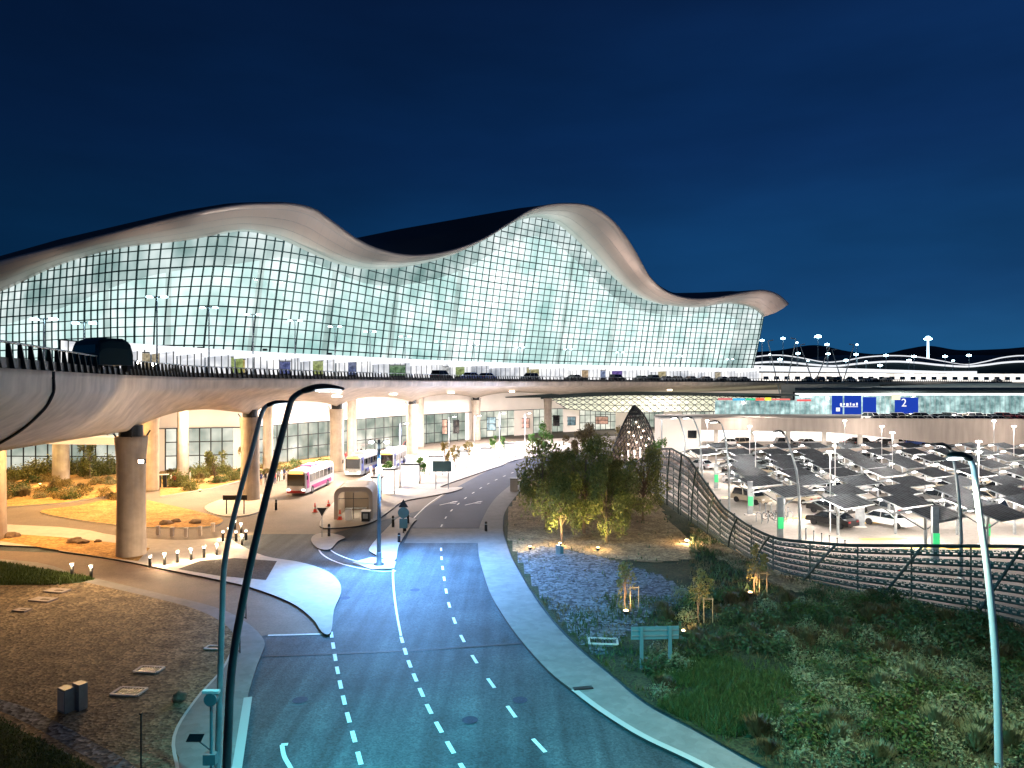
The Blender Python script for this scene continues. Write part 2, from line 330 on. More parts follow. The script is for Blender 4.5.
# raised ground
LP = [(264, 640), (261, 655), (256, 668), (247, 700), (238, 760), (228, 830), (205, 1000), (180, 1400), (-1400, 1400), (-900, 570), (-300, 553), (0, 559), (80, 575), (150, 591), (215, 607), (246, 622)]
slab('left_verge', LP, .12, 'paving', 'kerb_dark', n=4)
sheet('gravel_bed', [(-800, 1300), (40, 1100), (120, 880), (178, 768), (172, 740), (195, 700), (222, 670), (236, 645), (226, 625), (195, 609), (150, 597), (80, 581), (0, 564), (-300, 558), (-900, 575)], .124, 'gravel_brown', 4)
b = MB(); b.strip(crom([G(x, y) for x, y in [(236, 645), (222, 672), (196, 702), (174, 740), (178, 790), (150, 880)]], 5), .12, .13); struct('gravel_edging', b, 'kerb_light')
b = MB(); b.strip(crom([G(x, y) for x, y in [(248, 700), (238, 765), (228, 830), (205, 1000)]], 5), .35, .128); struct('white_kerb', b, 'kerb_light')
sheet('lawn_strip', [(-500, 558), (0, 562), (60, 571), (96, 578.5), (80, 583), (30, 585), (0, 585), (-500, 590)], .128, 'grass_base')
sheet('lawn_corner', [(-700, 720), (0, 720), (60, 750), (110, 775), (100, 900), (-700, 1200)], .128, 'grass_base', 1)
b = MB(); b.strip(crom([G(x, y) for x, y in [(-80, 690), (0, 708), (40, 725), (85, 750), (125, 775), (160, 830)]], 5), .7, .132); struct('pebble_strip', b, 'gravel_grey')
# island B: white paved corner and beds below the viaduct
slab('paved_island', [(-500, 530), (0, 545), (60, 551), (120, 560), (165, 569), (215, 579), (250, 587), (290, 602), (312, 618), (322, 632), (331, 632), (334, 610), (341, 592), (338, 580), (325, 570), (300, 562), (265, 556), (240, 545), (225, 538), (180, 540), (120, 536), (0, 524), (-500, 515)], .12, 'paving_white', 'kerb_dark', n=4)
sheet('dark_gravel_triangle', [(178, 569), (200, 561), (235, 558), (277, 561), (266, 580), (220, 576)], .124, 'gravel_dark')
sheet('planted_sand_bed', [(-400, 524), (0, 533), (60, 537), (118, 543), (150, 548), (138, 561), (110, 558), (0, 541), (-400, 529)], .128, 'sand_orange')
slab('small_bed_island', [(40, 512), (80, 505), (125, 497), (170, 505), (215, 516), (222, 522), (200, 527), (120, 525)], .12, 'sand_orange', 'kerb_light', n=4)
slab('back_bed', [(-400, 512), (-100, 512), (0, 507), (60, 503), (118, 494), (125, 480), (118, 462), (-400, 460)], .14, 'sand_orange', 'kerb_light')
slab('facade_bed', [(160, 496), (210, 488), (250, 478), (310, 467), (345, 459), (340, 455), (160, 458)], .14, 'sand_orange', 'kerb_light')
slab('column_island', [(205, 506), (230, 497), (262, 494), (268, 500), (262, 510), (240, 516), (215, 514)], .12, 'paving_white', 'kerb_light', n=4)
# plaza pavement between bus road and carriageway
slab('plaza_pavement', [(321, 527), (340, 527.5), (362, 525), (378, 519), (392, 509), (404, 501), (430, 496), (455, 491), (462, 487), (440, 487), (470, 476), (500, 466), (530, 457), (640, 440), (600, 436), (480, 445), (425, 455), (385, 466), (352, 484), (332, 504), (322, 518)], .12, 'paving_white', 'kerb_dark', n=4)
slab('median_island', [(370, 547), (373, 553), (394, 561), (399, 545), (412, 524), (416, 519), (400, 517), (385, 530)], .12, 'paving_white', 'kerb_dark', n=4)
slab('nose_island', [(311, 540), (318, 548), (330, 549), (338, 541), (345, 537), (330, 533), (316, 534)], .12, 'paving_white', 'kerb_dark', n=4)
slab('lamp_island', [(352, 562), (372, 569), (394, 568), (396, 561), (372, 557)], .12, 'paving_white', 'kerb_light')
# footpath right
inner = [(478, 545), (480, 560), (489, 590), (503, 615), (521, 640), (548, 670), (574, 691), (602, 712), (642, 737), (690, 760), (770, 800), (1000, 900), (1700, 1200)]
outer = [(2000, 1100), (1100, 870), (820, 795), (757, 766), (700, 734), (645, 704), (610, 675), (580, 650), (553, 622), (530, 590), (513, 560), (507, 545), (503, 530), (505, 512), (516, 496), (528, 485), (560, 465), (640, 446)]
topi = [(640, 443), (590, 450), (555, 461), (530, 472), (508, 487), (493, 501), (482, 520), (478, 535)]
slab('footpath', inner + outer + topi, .12, 'paving', 'kerb_dark', n=4)
b = MB(); b.strip(crom([G(x, y) for x, y in [(574, 692), (602, 713), (642, 738), (690, 761), (770, 801), (1000, 901)]], 5), .3, .126); struct('kerb_strip', b, 'kerb_light')
# landscape right of the footpath: gently mounded terrain sheet
def hgt(x, y):
    m = .5 * math.exp(-((x - 17) ** 2 / 60 + (y - 30) ** 2 / 160)) + .25 * noise.noise(Vector((x * .2, y * .2, 0)))
    return max(.02, .05 + m)
edge_pts = [G(a, c) for a, c in outer[::-1]]
def edge_x(y):
    for i in range(len(edge_pts) - 1):
        a, c = edge_pts[i], edge_pts[i + 1]
        if (a.y - y) * (c.y - y) <= 0 and a.y != c.y: return a.x + (c.x - a.x) * (y - a.y) / (c.y - a.y)
    return edge_pts[-1].x if y < edge_pts[-1].y else edge_pts[0].x
FB = [(10, 44), (25, 37), (40, 29.4), (43.4, 26.5), (47, 22.7), (51, 19.6), (57, 18.6), (67, 18), (84, 17.8), (97, 17.7), (115, 17.5)]
def fence_x(y):
    for (d0, x0), (d1, x1) in zip(FB, FB[1:]):
        if d0 <= y <= d1: return x0 + (x1 - x0) * (y - d0) / (d1 - d0)
    return FB[0][1] if y < FB[0][0] else FB[-1][1]
b = MB(); rows = []
for i in range(100):
    y = 10.5 + i * 1.0; x0 = edge_x(y) + .02; x1 = max(fence_x(y) + .8, x0 + .5); r = []
    for j in range(25):
        t = j / 24; x = x0 + (x1 - x0) * t; k = min(1, t * 6) * min(1, (1 - t) * 5 + .1); r.append(Vector((x, y, .1 + (hgt(x, y)) * k)))
    rows.append(r)
b.grid(rows); terr = struct('landscape_mound', b, 'soil_green', smooth=True)
def terr_z(x, y):
    x0 = edge_x(y) + .02; x1 = max(fence_x(y) + .8, x0 + .5); t = (x - x0) / (x1 - x0)
    return .1 + hgt(x, y) * min(1, max(0, t * 6)) * min(1, max(0, (1 - t) * 5 + .1))
def drape(name, pts, m, dz=.02):
    """sheet laid over the mound, cut to an image outline turned into ground points"""
    W = [G(a, c) for a, c in pts]
    xs = [p.x for p in W]; ys = [p.y for p in W]
    def inside(x, y):
        c = False; n = len(W)
        for i in range(n):
            a, d = W[i], W[i - 1]
            if (a.y > y) != (d.y > y) and x < (d.x - a.x) * (y - a.y) / (d.y - a.y) + a.x: c = not c
        return c
    b = MB(); st = .45; idx = {}
    nx = int((max(xs) - min(xs)) / st) + 2; ny = int((max(ys) - min(ys)) / st) + 2
    for i in range(nx):
        for j in range(ny):
            x = min(xs) + i * st; y = min(ys) + j * st
            if not inside(x, y) or x < edge_x(y) + .1: continue
            q = []
            for dx, dy in ((0, 0), (1, 0), (1, 1), (0, 1)):
                k = (i + dx, j + dy)
                if k not in idx:
                    xx = min(xs) + k[0] * st; yy = min(ys) + k[1] * st
                    idx[k] = len(b.v); b.v.append((xx, yy, terr_z(xx, yy) + dz))
                q.append(idx[k])
            b.f.append(tuple(q)); b.m.append(0)
    return struct(name, b, m, smooth=True)
drape('blue_gravel_bed', [(514, 558), (512, 545), (540, 550), (600, 560), (660, 580), (690, 600), (640, 625), (590, 668), (560, 628), (532, 590)], 'gravel_grey', .03)
drape('sandy_bed', [(505, 540), (504, 515), (512, 500), (528, 482), (640, 470), (665, 520), (700, 552), (690, 562), (640, 566), (600, 560), (540, 550), (514, 557)], 'sand_brown', .05)
drape('sandy_strip', [(690, 528), (730, 551), (780, 577), (860, 597), (940, 612), (1040, 634), (1040, 652), (940, 632), (860, 614), (780, 592), (730, 570), (690, 548)], 'sand_brown', .06)
# car park floor
b = MB(); pts = [(fence_x(y) + .9, y) for y in (12, 25, 37, 40, 44, 47, 51, 57, 67, 84, 97, 112)]
b.prism([Vector((x, y, 0)) for x, y in pts] + [Vector((15, 135, 0)), Vector((300, 135, 0)), Vector((300, 12, 0))], .004, .004); struct('car_park_floor', b, 'lot')
b = MB()
for (px, py, L, rz) in [(797, 518, 3.4, .3), (745, 497, 6, .1), (840, 503, 3.2, .1), (890, 503, 3.6, .1), (862, 523, 3.5, .1), (885, 539, 4.5, .05), (930, 548, 5, .05), (975, 548, 5, .05), (880, 513, 3, .1), (740, 466, 5, -.9)]:
    b.box(G(px, py, .01), (L, .7, .004), rz)
struct('yellow_hatching', b, 'yellow_paint')
b = MB()
for px, py in [(300, 700), (470, 720), (415, 590), (520, 700), (345, 598)]:
    c = G(px, py); b.prism([(c.x + .34 * math.cos(a * math.pi / 8), c.y + .34 * math.sin(a * math.pi / 8)) for a in range(16)], .006, .006)
struct('manhole_covers', b, 'asphalt_dark')
# ---------------------------------------------------------------- markings
def dashes(name, pts, dash, gap, wd=.16, z=.012):
    P_ = crom([G(x, y) for x, y in pts], 10); cum = [0]
    for a, c in zip(P_, P_[1:]): cum.append(cum[-1] + (c - a).length)
    def at(s):
        for i in range(len(P_) - 1):
            if cum[i + 1] >= s: return P_[i].lerp(P_[i + 1], (s - cum[i]) / max(1e-6, cum[i + 1] - cum[i]))
        return P_[-1]
    b = MB(); s = 0
    while s < cum[-1]:
        e_ = min(s + dash, cum[-1]); k = max(2, int((e_ - s) / .8) + 1)
        b.strip([at(s + (e_ - s) * i / (k - 1)) for i in range(k)], wd, z); s += dash + gap
    return struct(name, b, 'paint')
dashes('lane_marking', [(331, 632), (337, 668), (345, 705), (354, 738), (362, 768), (376, 815), (395, 880)], .95, .75, .18)
dashes('lane_marking', [(401, 637), (408, 660), (416, 680), (426, 703), (437, 724), (459, 762), (490, 810), (540, 890)], .95, .75, .18)
dashes('lane_marking', [(395, 556), (393, 572), (394, 592), (397, 615), (401, 636)], 200, 0, .13)
dashes('lane_marking', [(441, 548), (442, 563), (446, 590), (450, 608), (460, 634), (478, 665), (491, 683), (508, 707), (526, 731), (550, 757), (600, 805), (700, 880)], 1.1, 1.9, .17)
dashes('lane_marking', [(441, 527), (450, 512), (470, 495), (500, 478), (545, 460)], 1.2, 3, .15)
dashes('lane_marking', [(412, 520), (430, 503), (452, 489)], 100, 0, .14)
dashes('lane_marking', [(330, 541), (319, 546), (323, 555), (342, 564), (376, 571), (396, 571)], 100, 0, .14)
dashes('lane_marking', [(338, 541), (329, 545), (333, 552), (352, 560), (372, 563)], 100, 0, .12)
dashes('stop_line', [(268, 635.5), (325, 634)], 100, 0, .2)
b = MB(); b.strip(crom([G(x, y) for x, y in [(258, 656.5), (330, 654), (420, 650), (526, 643)]], 5), .14, .008); b.strip(crom([G(x, y) for x, y in [(230, 690), (140, 697)]], 5), .02, .13); struct('road_joint', b, 'kerb_dark')
def arrow(px, py, rz, L=2.2):
    c = G(px, py, .013); b = MB(); mt = Matrix.Rotation(rz, 4, 'Z')
    def t(p): q = mt @ Vector((p[0], p[1], 0)); return Vector((c.x + q.x, c.y + q.y, .013))
    b.add([t(p) for p in [(-.09, -L / 2), (.09, -L / 2), (.09, L / 4), (-.09, L / 4)]], [(0, 1, 2, 3)])
    b.add([t(p) for p in [(-.35, L / 4), (.35, L / 4), (0, L / 2)]], [(0, 1, 2)]); b.add([t(p) for p in [(.09, -.1), (.8, .15), (.8, .4), (.09, .15)]], [(0, 1, 2, 3)])
    struct('road_arrow', b, 'paint')
arrow(449, 503, -.6, 3.4); arrow(474, 503, -.6, 3.4); 
b = MB(); b.strip(crom([G(x, y) for x, y in [(282, 745), (284, 756), (290, 767), (300, 785)]], 5), .17, .013); b.strip([G(281, 745), G(288, 744.5)], .2, .014); struct('road_arrow', b, 'paint')
# ---------------------------------------------------------------- hills
b = MB()
for (pts, d) in [([(600, 362), (700, 356), (752, 352), (780, 350), (815, 345), (850, 351), (880, 354), (905, 349), (928, 346), (960, 350), (1000, 349), (1060, 346), (1200, 352), (1500, 370)], 950)]:
    ln = crom([P(x, y, d) for x, y in pts], 6)
    rows = []
    for k, (dd, f) in enumerate([(-160, 0), (-100, .45), (-40, .85), (0, 1), (80, .8), (200, 0)]):
        rows.append([Vector((p.x * (d + dd) / d, d + dd + 12 * noise.noise(Vector((p.x * .01, k, 0))), max(-.5, p.z * f + (2 * noise.noise(Vector((p.x * .02, k, 3))) if 0 < f < 1 else 0)))) for p in ln])
    b.grid(rows)
struct('hills', b, 'hill', smooth=True)
# ================================================================ TERMINAL
DB = [(-140, 168), (-60, 155), (0, 146), (60, 137), (118, 129), (150, 127.5), (180, 127), (210, 127.6), (240, 129.5), (270, 133), (300, 138.5), (325, 145), (350, 152.5), (375, 161), (400, 169.5), (450, 187), (500, 200), (550, 213), (600, 226), (650, 236), (700, 243), (750, 250), (800, 258), (1100, 330)]
def interp(T, x):
    for (a, c), (d, e) in zip(T, T[1:]):
        if a <= x <= d: return c + (e - c) * (x - a) / (d - a)
    return T[0][1] if x < T[0][0] else T[-1][1]
PAIR = [((-140, 300), (-140, 335)), ((-60, 280), (-60, 312)), ((0, 262), (0, 292)), ((60, 247), (60, 265)), ((120, 232), (122, 248)), ((180, 217), (183, 241)), ((225, 208), (227, 233)), ((255, 205), (252, 232)), ((290, 205), (280, 239)), ((312, 210), (300, 248)),
        ((326, 219), (315, 255)), ((341, 230), (332, 262)), ((357, 241), (348, 266.5)), ((377, 250), (370, 269.5)), ((404, 256), (400, 267.5)), ((430, 255.5), (430, 262)), ((456, 250), (457, 253.5)), ((484, 239), (481, 241)), ((512, 222), (503, 228)), ((532, 210), (520, 220)),
        ((558, 204.5), (537, 217.5)), ((588, 206), (554, 222)), ((608, 217), (571, 235)), ((624, 234), (589, 252)), ((638, 256), (608, 272)), ((650, 277), (628, 290)), ((666, 292), (648, 301)), ((688, 299), (672, 306)), ((712, 299), (698, 307.5)), ((738, 294.5), (722, 304)), ((762, 291), (742, 305)), ((778, 295), (756, 310)), ((789, 304), (763, 317))]
ug = crom([(p[0][0], p[0][1], 0) for p in PAIR], 6); lg = crom([(p[1][0], p[1][1], 0) for p in PAIR], 6)
TOPY = [(p.x, p.y) for p in lg]
Z0 = 12.3
def lean(px): return interp([(-140, 0), (118, 0), (135, .02), (200, .14), (500, .15), (700, .2), (763, .28)], px)
def top_of(pb):
    """glass top point whose foot is at pixel column pb"""
    t = pb
    for _ in range(12): t = pb + lean(t) * (375 - interp(TOPY, t)) * .95
    return t, interp(TOPY, t)
def base_pt(pb): d = interp(DB, pb); return GD(pb, d, Z0)
def top_pt(pb):
    t, y = top_of(pb); d = interp(DB, pb) - interp([(-140, 0), (118, 0), (200, 5), (750, 7)], pb); return P(t, y, d)
ter = thing('airport_terminal', 'long glass fronted terminal with a wave shaped roof behind the elevated road', 'terminal building', (0, 150, 0))
def tp(name, b, m, smooth=False, parent=None):
    b.v = [(x, y - 150, z) for x, y, z in b.v]; return b.build(name, m, parent or ter, smooth)
# vertical mullion columns, pitch in pixels of base position
cols = []; x = -140.0
while x < 747:
    cols.append(x); x += interp([(-140, 6.5), (112, 6.5), (130, 8.5), (200, 10), (250, 9), (300, 8), (400, 7.2), (500, 6.2), (600, 5.6), (750, 4.8)], x)
cols.append(748)
ROW = 1.72
g = MB(); g.uv = []; mv = MB(); mh = MB(); maxr = 0
B_ = [base_pt(x) for x in cols]; T_ = [top_pt(x) for x in cols]
def fp(i, z):
    k = (z - Z0) / (T_[i].z - Z0); p = B_[i].lerp(T_[i], k); 
    bow = .8 * math.sin(math.pi * min(1, max(0, k))); return Vector((p.x, p.y - bow, z))
for i in range(len(cols) - 1):
    j = 0
    while True:
        z0 = Z0 + j * ROW; z1 = z0 + ROW
        a0, b0 = min(z0, T_[i].z), min(z0, T_[i + 1].z); a1, b1 = min(z1, T_[i].z), min(z1, T_[i + 1].z)
        if a1 - a0 < .01 and b1 - b0 < .01: break
        g.add([fp(i, a0), fp(i + 1, b0), fp(i + 1, b1), fp(i, a1)], [(0, 1, 2, 3)])
        g.uv += [(i + .1, j + .1), (i + .9, j + .1), (i + .9, j + .9), (i + .1, j + .9)]
        if z1 < min(T_[i].z, T_[i + 1].z):
            p, q = fp(i, z1), fp(i + 1, z1); w_ = .17
            mh.tube([p + Vector((0, -.12, 0)), q + Vector((0, -.12, 0))], .13 if j % 4 else .17, 4, cap=False)
        j += 1
for i in range(len(cols)):
    n = 7; w_ = .15 if i % 7 else .2
    mv.tube([fp(i, Z0 + (T_[i].z - Z0) * k / n) + Vector((0, -.15, 0)) for k in range(n + 1)], w_, 4, cap=False)
M['terminal_glass'] = lit_panes('terminal_glass', (.33, .66, .62), (.95, 1.0, .99), .2, .84, trans=.22, nsc=.035)
tp('curtain_wall_glass', g, 'terminal_glass'); tp('vertical_mullions', mv, 'mullion'); tp('horizontal_mullions', mh, 'mullion')
# interior: rear hall wall, balcony floors, dark inner trusses
ir = MB(); rows = []
for i in range(0, len(cols), 3):
    nb = Vector((0, 22, 0)); rows.append([B_[i] + nb, T_[i] + nb + Vector((0, 0, -.5))])
ir.grid(rows)
M['hall'] = bpy.data.materials.new('hall_interior'); mm = M['hall']; mm.use_nodes = True; nn = mm.node_tree
bsd = nn.nodes['Principled BSDF']; tcn = nn.nodes.new('ShaderNodeTexCoord'); nz = nn.nodes.new('ShaderNodeTexNoise'); nz.inputs['Scale'].default_value = .08; nz.inputs['Detail'].default_value = 6
nn.links.new(tcn.outputs['Object'], nz.inputs['Vector']); rr = nn.nodes.new('ShaderNodeValToRGB'); rr.color_ramp.elements[0].position = .35; rr.color_ramp.elements[0].color = (.22, .5, .49, 1); rr.color_ramp.elements[1].position = .62; rr.color_ramp.elements[1].color = (.9, 1, .98, 1)
nn.links.new(nz.outputs['Fac'], rr.inputs['Fac']); nn.links.new(rr.outputs['Color'], bsd.inputs['Emission Color']); bsd.inputs['Emission Strength'].default_value = .9  # emissive noise paints the hall's lighting onto its rear wall
tp('glowing_hall_wall', ir, 'hall')
for k, i in enumerate(range(6, len(cols) - 2, 9)):
    t = MB(); p = B_[i] + Vector((2, 7, 0)); q = T_[i] + Vector((2, 7, -1)); t.tube([p, q], [.9, .5], 6); tp('inner_column', t, 'concrete_white', parent=ter)
for zf in (17.6,):
    t = MB(); rows = [[B_[i] + Vector((0, 3, zf - Z0)), B_[i] + Vector((0, 18, zf - Z0))] for i in range(0, len(cols), 4)]; t.grid(rows); tp('mezzanine_floor', t, 'concrete_white')
# roof ribbon (fascia + soffit), with real bulge
rib = MB(); roof = MB(); rows = []; rr_ = []; n = len(ug)
crest = [(-140, 292), (-60, 275), (0, 256), (60, 239), (120, 225), (180, 211), (225, 204.5), (280, 204), (310, 208), (335, 232), (356, 238), (400, 229), (440, 222), (480, 215), (520, 208), (545, 205), (580, 206), (610, 222), (640, 262), (655, 284), (672, 293), (700, 292.5), (730, 291), (760, 292), (775, 297), (795, 306)]
for i in range(n):
    u, l = ug[i], lg[i]; db = interp(DB, l.x) - interp([(-140, 0), (118, 0), (200, 5), (750, 7)], l.x)
    ov = 9.0 if i < n - 12 else 9.0 * (n - 1 - i) / 12 + .6
    U = P(u.x, u.y, db - ov); L = P(l.x, l.y, db - .35); r = [L + Vector((0, .9, .3))]
    for k in range(9):
        t = k / 8; p = L.lerp(U, t); bl = math.sin(math.pi * t); p = p + Vector((0, -1.3 * bl, -.55 * bl)); r.append(p)
    r += [U + Vector((0, .5, .5)), U + Vector((0, 1.2, .62))]
    rows.append(r)
    dU = db - ov + 1.2; c_y = interp(crest, u.x)
    u2 = U + Vector((0, 1.2, .62)); pr = u2.z
    cz = lambda dd, yy: CH - (yy - 384) * dd / F
    Cp = Vector(((u.x - 512) / F * (dU + 26), dU + 26, max(cz(dU + 26, c_y), 8)))
    if u.x > 740: Cp.x *= 1 - .0009 * (u.x - 740)
    kx = 1.12 if u.x < 650 else 1.12 - .14 * min(1, (u.x - 650) / 80); k2 = kx + .13 if u.x < 650 else kx + .1
    rr_.append([u2, u2.lerp(Cp, .5) + Vector((0, 0, .3 if u.x < 300 or u.x > 650 else 0)), Cp, Vector((Cp.x * kx, Cp.y + 30, Cp.z - 3)), Vector((Cp.x * k2, Cp.y + 70, Cp.z - 16))])
rib.grid(rows); tp('roof_soffit_ribbon', rib, 'cladding', True)
roof.grid(rr_); tp('roof', roof, 'roof_dark', True)
ew = MB(); ew.grid([[B_[-1], B_[-1] + Vector((8, 55, 0))], [T_[-1], T_[-1] + Vector((6, 52, 3))]]); tp('end_wall', ew, 'roof_dark')
# panel joints of the ribbon as thin raised seams
sm_ = MB()
for k in range(2, 9, 2):
    sm_.tube([rows[i][k] + Vector((0, -.0, 0)) for i in range(0, n, 1)], .035, 4, cap=False)
for i in range(0, n, 3):
    sm_.tube([rows[i][k] for k in range(1, 10)], .02, 4, cap=False)
tp('soffit_panel_joints', sm_, 'steel')
# uplighting of the ribbon comes from added uplighters further below
# ================================================================ VIADUCT
E = [(0, -14), (16, -16.5), (26, -19), (43, -24.7), (55, -27.3), (66, -28), (90, -22.5), (110, -15.9), (130, -6.7), (155, 10.6), (190, 48), (230, 104.5), (270, 173), (300, 225)]
S = [(6, -21, 10.6), (24, -25, 10.4), (40, -29, 10.2), (57, -31, 10.2), (70, -32, 10.3), (84.5, -31.6, 10.3), (112, -28, 10.4), (140, -20, 10.4), (175, -9, 10.4), (195, 13.4, 10.7), (222, 56.5, 11.4), (250, 113.6, 12.4), (285, 182, 13), (315, 240, 13.2)]
COLI = {3: 1, 5: 1, 6: 1, 7: 1, 8: 1, 9: 1}
NS = 8
e_ = crom([Vector((x, d, 14.6)) for d, x in E], NS); s_ = crom([Vector((x, d, z)) for d, x, z in S], NS)
via = thing('elevated_road', 'curving concrete flyover on round pillars carrying the departures road', 'flyover', (-31, 57, 0))
VO = Vector((-31, 57, 0))
def vp(name, b, m, smooth=False, parent=None, label=None):
    b.v = [(x - VO.x, y - VO.y, z - VO.z) for x, y, z in b.v]; o = b.build(name, m, parent or via, smooth)
    if label: o['label'] = label
    return o
rows = []; prof = []
for i in range(len(e_)):
    e0 = e_[i]; s0 = s_[i].copy(); seg = i // NS; fr = (i % NS) / NS
    if seg in (5, 6, 7, 8): s0.z += 1.25 * abs(math.sin(math.pi * fr)) ** .7
    elif seg in (3, 4):
        f2 = (fr + (seg - 3)) / 2; s0.z += 1.1 * abs(math.sin(math.pi * f2)) ** .7
    inn = (s0 - e0); inn.z = 0; L_ = inn.length; inn.normalize()
    dz = 14.6 - s0.z
    r = [e0 + inn * .5 , e0, e0 + Vector((0, 0, -.28)) , e0 + inn * .12 + Vector((0, 0, -.34)), e0 + inn * .25 + Vector((0, 0, -.95))]
    for t in (.12, .25, .4, .55, .7, .85, 1.0):
        # belly curve
        z = 14.6 - .95 - (dz - .95) * (t ** .8); r.append(e0 + inn * (.25 + (L_ - .25) * t) + Vector((0, 0, z - 14.6)))
    prof.append((e0, inn, s0, r))
    bk = s0 + inn * 2.2 + Vector((0, 0, 1.0)); r2 = r + [bk, Vector((bk.x, bk.y, 12.4)) + inn * 1.5]
    # run the flat soffit back to the terminal line
    dxp = (e0.x) / max(e0.y, 1) * F + 512
    fb = GD(max(-140, min(1090, dxp)), interp(DB, max(-140, min(1090, dxp))) - 1.0, 12.4)
    if e0.y < 30: fb = Vector((-75, e0.y + 30, 12.4))
    r2.append(fb); r2.append(Vector((fb.x, fb.y, 14.55))); r2.append(e0 + inn * .5 + Vector((0, 0, -.05)))
    rows.append(r2)
dk = MB(); dk.grid(rows); vp('deck', dk, 'concrete', True)
o = via.children[0]; 
sfc = MB(); sfc.grid([[p[0] + p[1] * .52 + Vector((0, 0, .03)), rows[i][-2] + Vector((0, 0, .1))] for i, p in enumerate(prof)]); vp('road_surface', sfc, 'asphalt')
# expansion joint line across the near side
jn = MB(); jr = prof[3 * NS - 6][3]
idx = 3 * NS - 5
for ii in (idx,):
    q = []
    for k, pt in enumerate(prof[ii][3][1:]):
        sh = Vector((0, 0, 0)); q.append(pt)
    # lean the joint backwards along the deck the further it runs under
    q2 = []
    for k in range(1, len(prof[ii][3])):
        fi = ii - max(0, k - 4) ** 1.15 * .5; i0 = int(fi); q2.append(prof[i0][3][k].lerp(prof[i0 + 1][3][k], fi - i0) + Vector((.05, -.05, -.03)))
    jn.tube(crom(q2, 4), .075, 5)
vp('expansion_joint', jn, 'black')
# railing
rl = MB(); cum = 0; pts = [p[0] + p[1] * .12 for p in prof]; dense = crom(pts, 6)
dist = [0]
for a, c in zip(dense, dense[1:]): dist.append(dist[-1] + (c - a).length)
def along(s):
    for i in range(len(dense) - 1):
        if dist[i + 1] >= s:
            return dense[i].lerp(dense[i + 1], (s - dist[i]) / (dist[i + 1] - dist[i])), (dense[i + 1] - dense[i]).normalized()
    return dense[-1], (dense[-1] - dense[-2]).normalized()
s = 0
while s < dist[-1]:
    p, t = along(s); a = p; c = p + Vector((0, 0, .98)) - t * .28
    wd = t * .05; nn_ = Vector((-t.y, t.x, 0)) * .16
    rl.add([a - wd - nn_, a + wd - nn_, a + wd + nn_, a - wd + nn_, c - wd - nn_ * .4, c + wd - nn_ * .4, c + wd + nn_ * .4, c - wd + nn_ * .4], [(0, 1, 5, 4), (1, 2, 6, 5), (2, 3, 7, 6), (3, 0, 4, 7), (4, 5, 6, 7)])
    s += 1.25 if p.y < 47 else .85 if p.y < 150 else 1.3
rail = vp('railing', rl, 'dark')
hr = MB(); hr.tube([p + Vector((0, 0, 1.0)) for p in dense[::2]], .05, 6); vp('handrail', hr, 'steel', True, rail)
lr_ = MB(); lr_.grid([[p + Vector((0, 0, .01)), p + Vector((0, 0, .42))] for p in dense[::2]]); vp('kerb_plate', lr_, 'dark', False, rail)
# pillars
def pillar(x, y, ztop, label=None, r=1.1, cap=True):
    b = MB(); b.lathe([(r * 1.0, 0), (r * 1.02, ztop * .02), (r * .98, ztop * .3), (r * .96, ztop * .6), (r * .99, ztop * .82), (r * 1.09, ztop * .95), (r * 1.12, ztop - .1), (r * 1.05, ztop)], (x, y, 0), 32)
    o = vp('pillar', b, 'concrete_col', True, None, label)
    if cap:
        c = MB(); c.lathe([(r * .8, ztop - .02), (r * .8, ztop + .9)], (x, y, 0), 24)
        for k in range(4):
            a = k * math.pi / 2 + .5; c.tube([(x + r * .95 * math.cos(a), y + r * .95 * math.sin(a), ztop - .1), (x + r * 1.25 * math.cos(a), y + r * 1.25 * math.sin(a), ztop + .45)], .07, 5)
        vp('bearing', c, 'dark', False, o)
    return o
for (x, y) in [(-25, 24), (-31, 57), (-31.6, 84.5), (-28, 112), (-20, 140), (-9, 175), (10, 195)]:
    pillar(x, y, 9.75 if y < 60 else 10.0)
for (px, d, r) in [(-8, 63, 1.1), (61, 102, 1.1), (150, 92, 1.1), (183, 104, .8), (268, 112, .8), (352, 132, .9), (420, 155, .9), (530, 205, 1.0), (560, 215, 1.0)]:
    p = GD(px, d); pillar(p.x, p.y, 12.3, None, r, False)
# ================================================================ ARRIVALS LEVEL FRONT under the deck
LPX = [(-140, 125), (-60, 112), (150, 111), (250, 115), (337, 136), (411, 158), (476, 178), (560, 203), (690, 232), (790, 245)]
M['arr_glass'] = lit_panes('arrivals_glass', (.2, .36, .3), (1.0, .95, .8), .2, .7, nsc=.06)
M['glow_wall'] = mat('warm_glow_wall', (.78, .70, .62), .7, nscale=.2, namt=.08, emit=(1, .85, .70), estr=.16)  # low emission paints warm lamplight onto walls and bulkhead
ah = thing('arrivals_hall', 'ground floor glass front of the terminal under the flyover', 'building', (-60, 115, 0))
def ap(name, b, m, smooth=False):
    b.v = [(x + 60, y - 115, z) for x, y, z in b.v]; return b.build(name, m, ah, smooth)
runs = []; last = None; mv = MB(); px = -140; xs = []
while px < 790: xs.append(px); px += interp([(-140, 13), (250, 11), (400, 8.5), (600, 5), (790, 4)], px)
W = [GD(x, interp(LPX, x)) for x in xs]
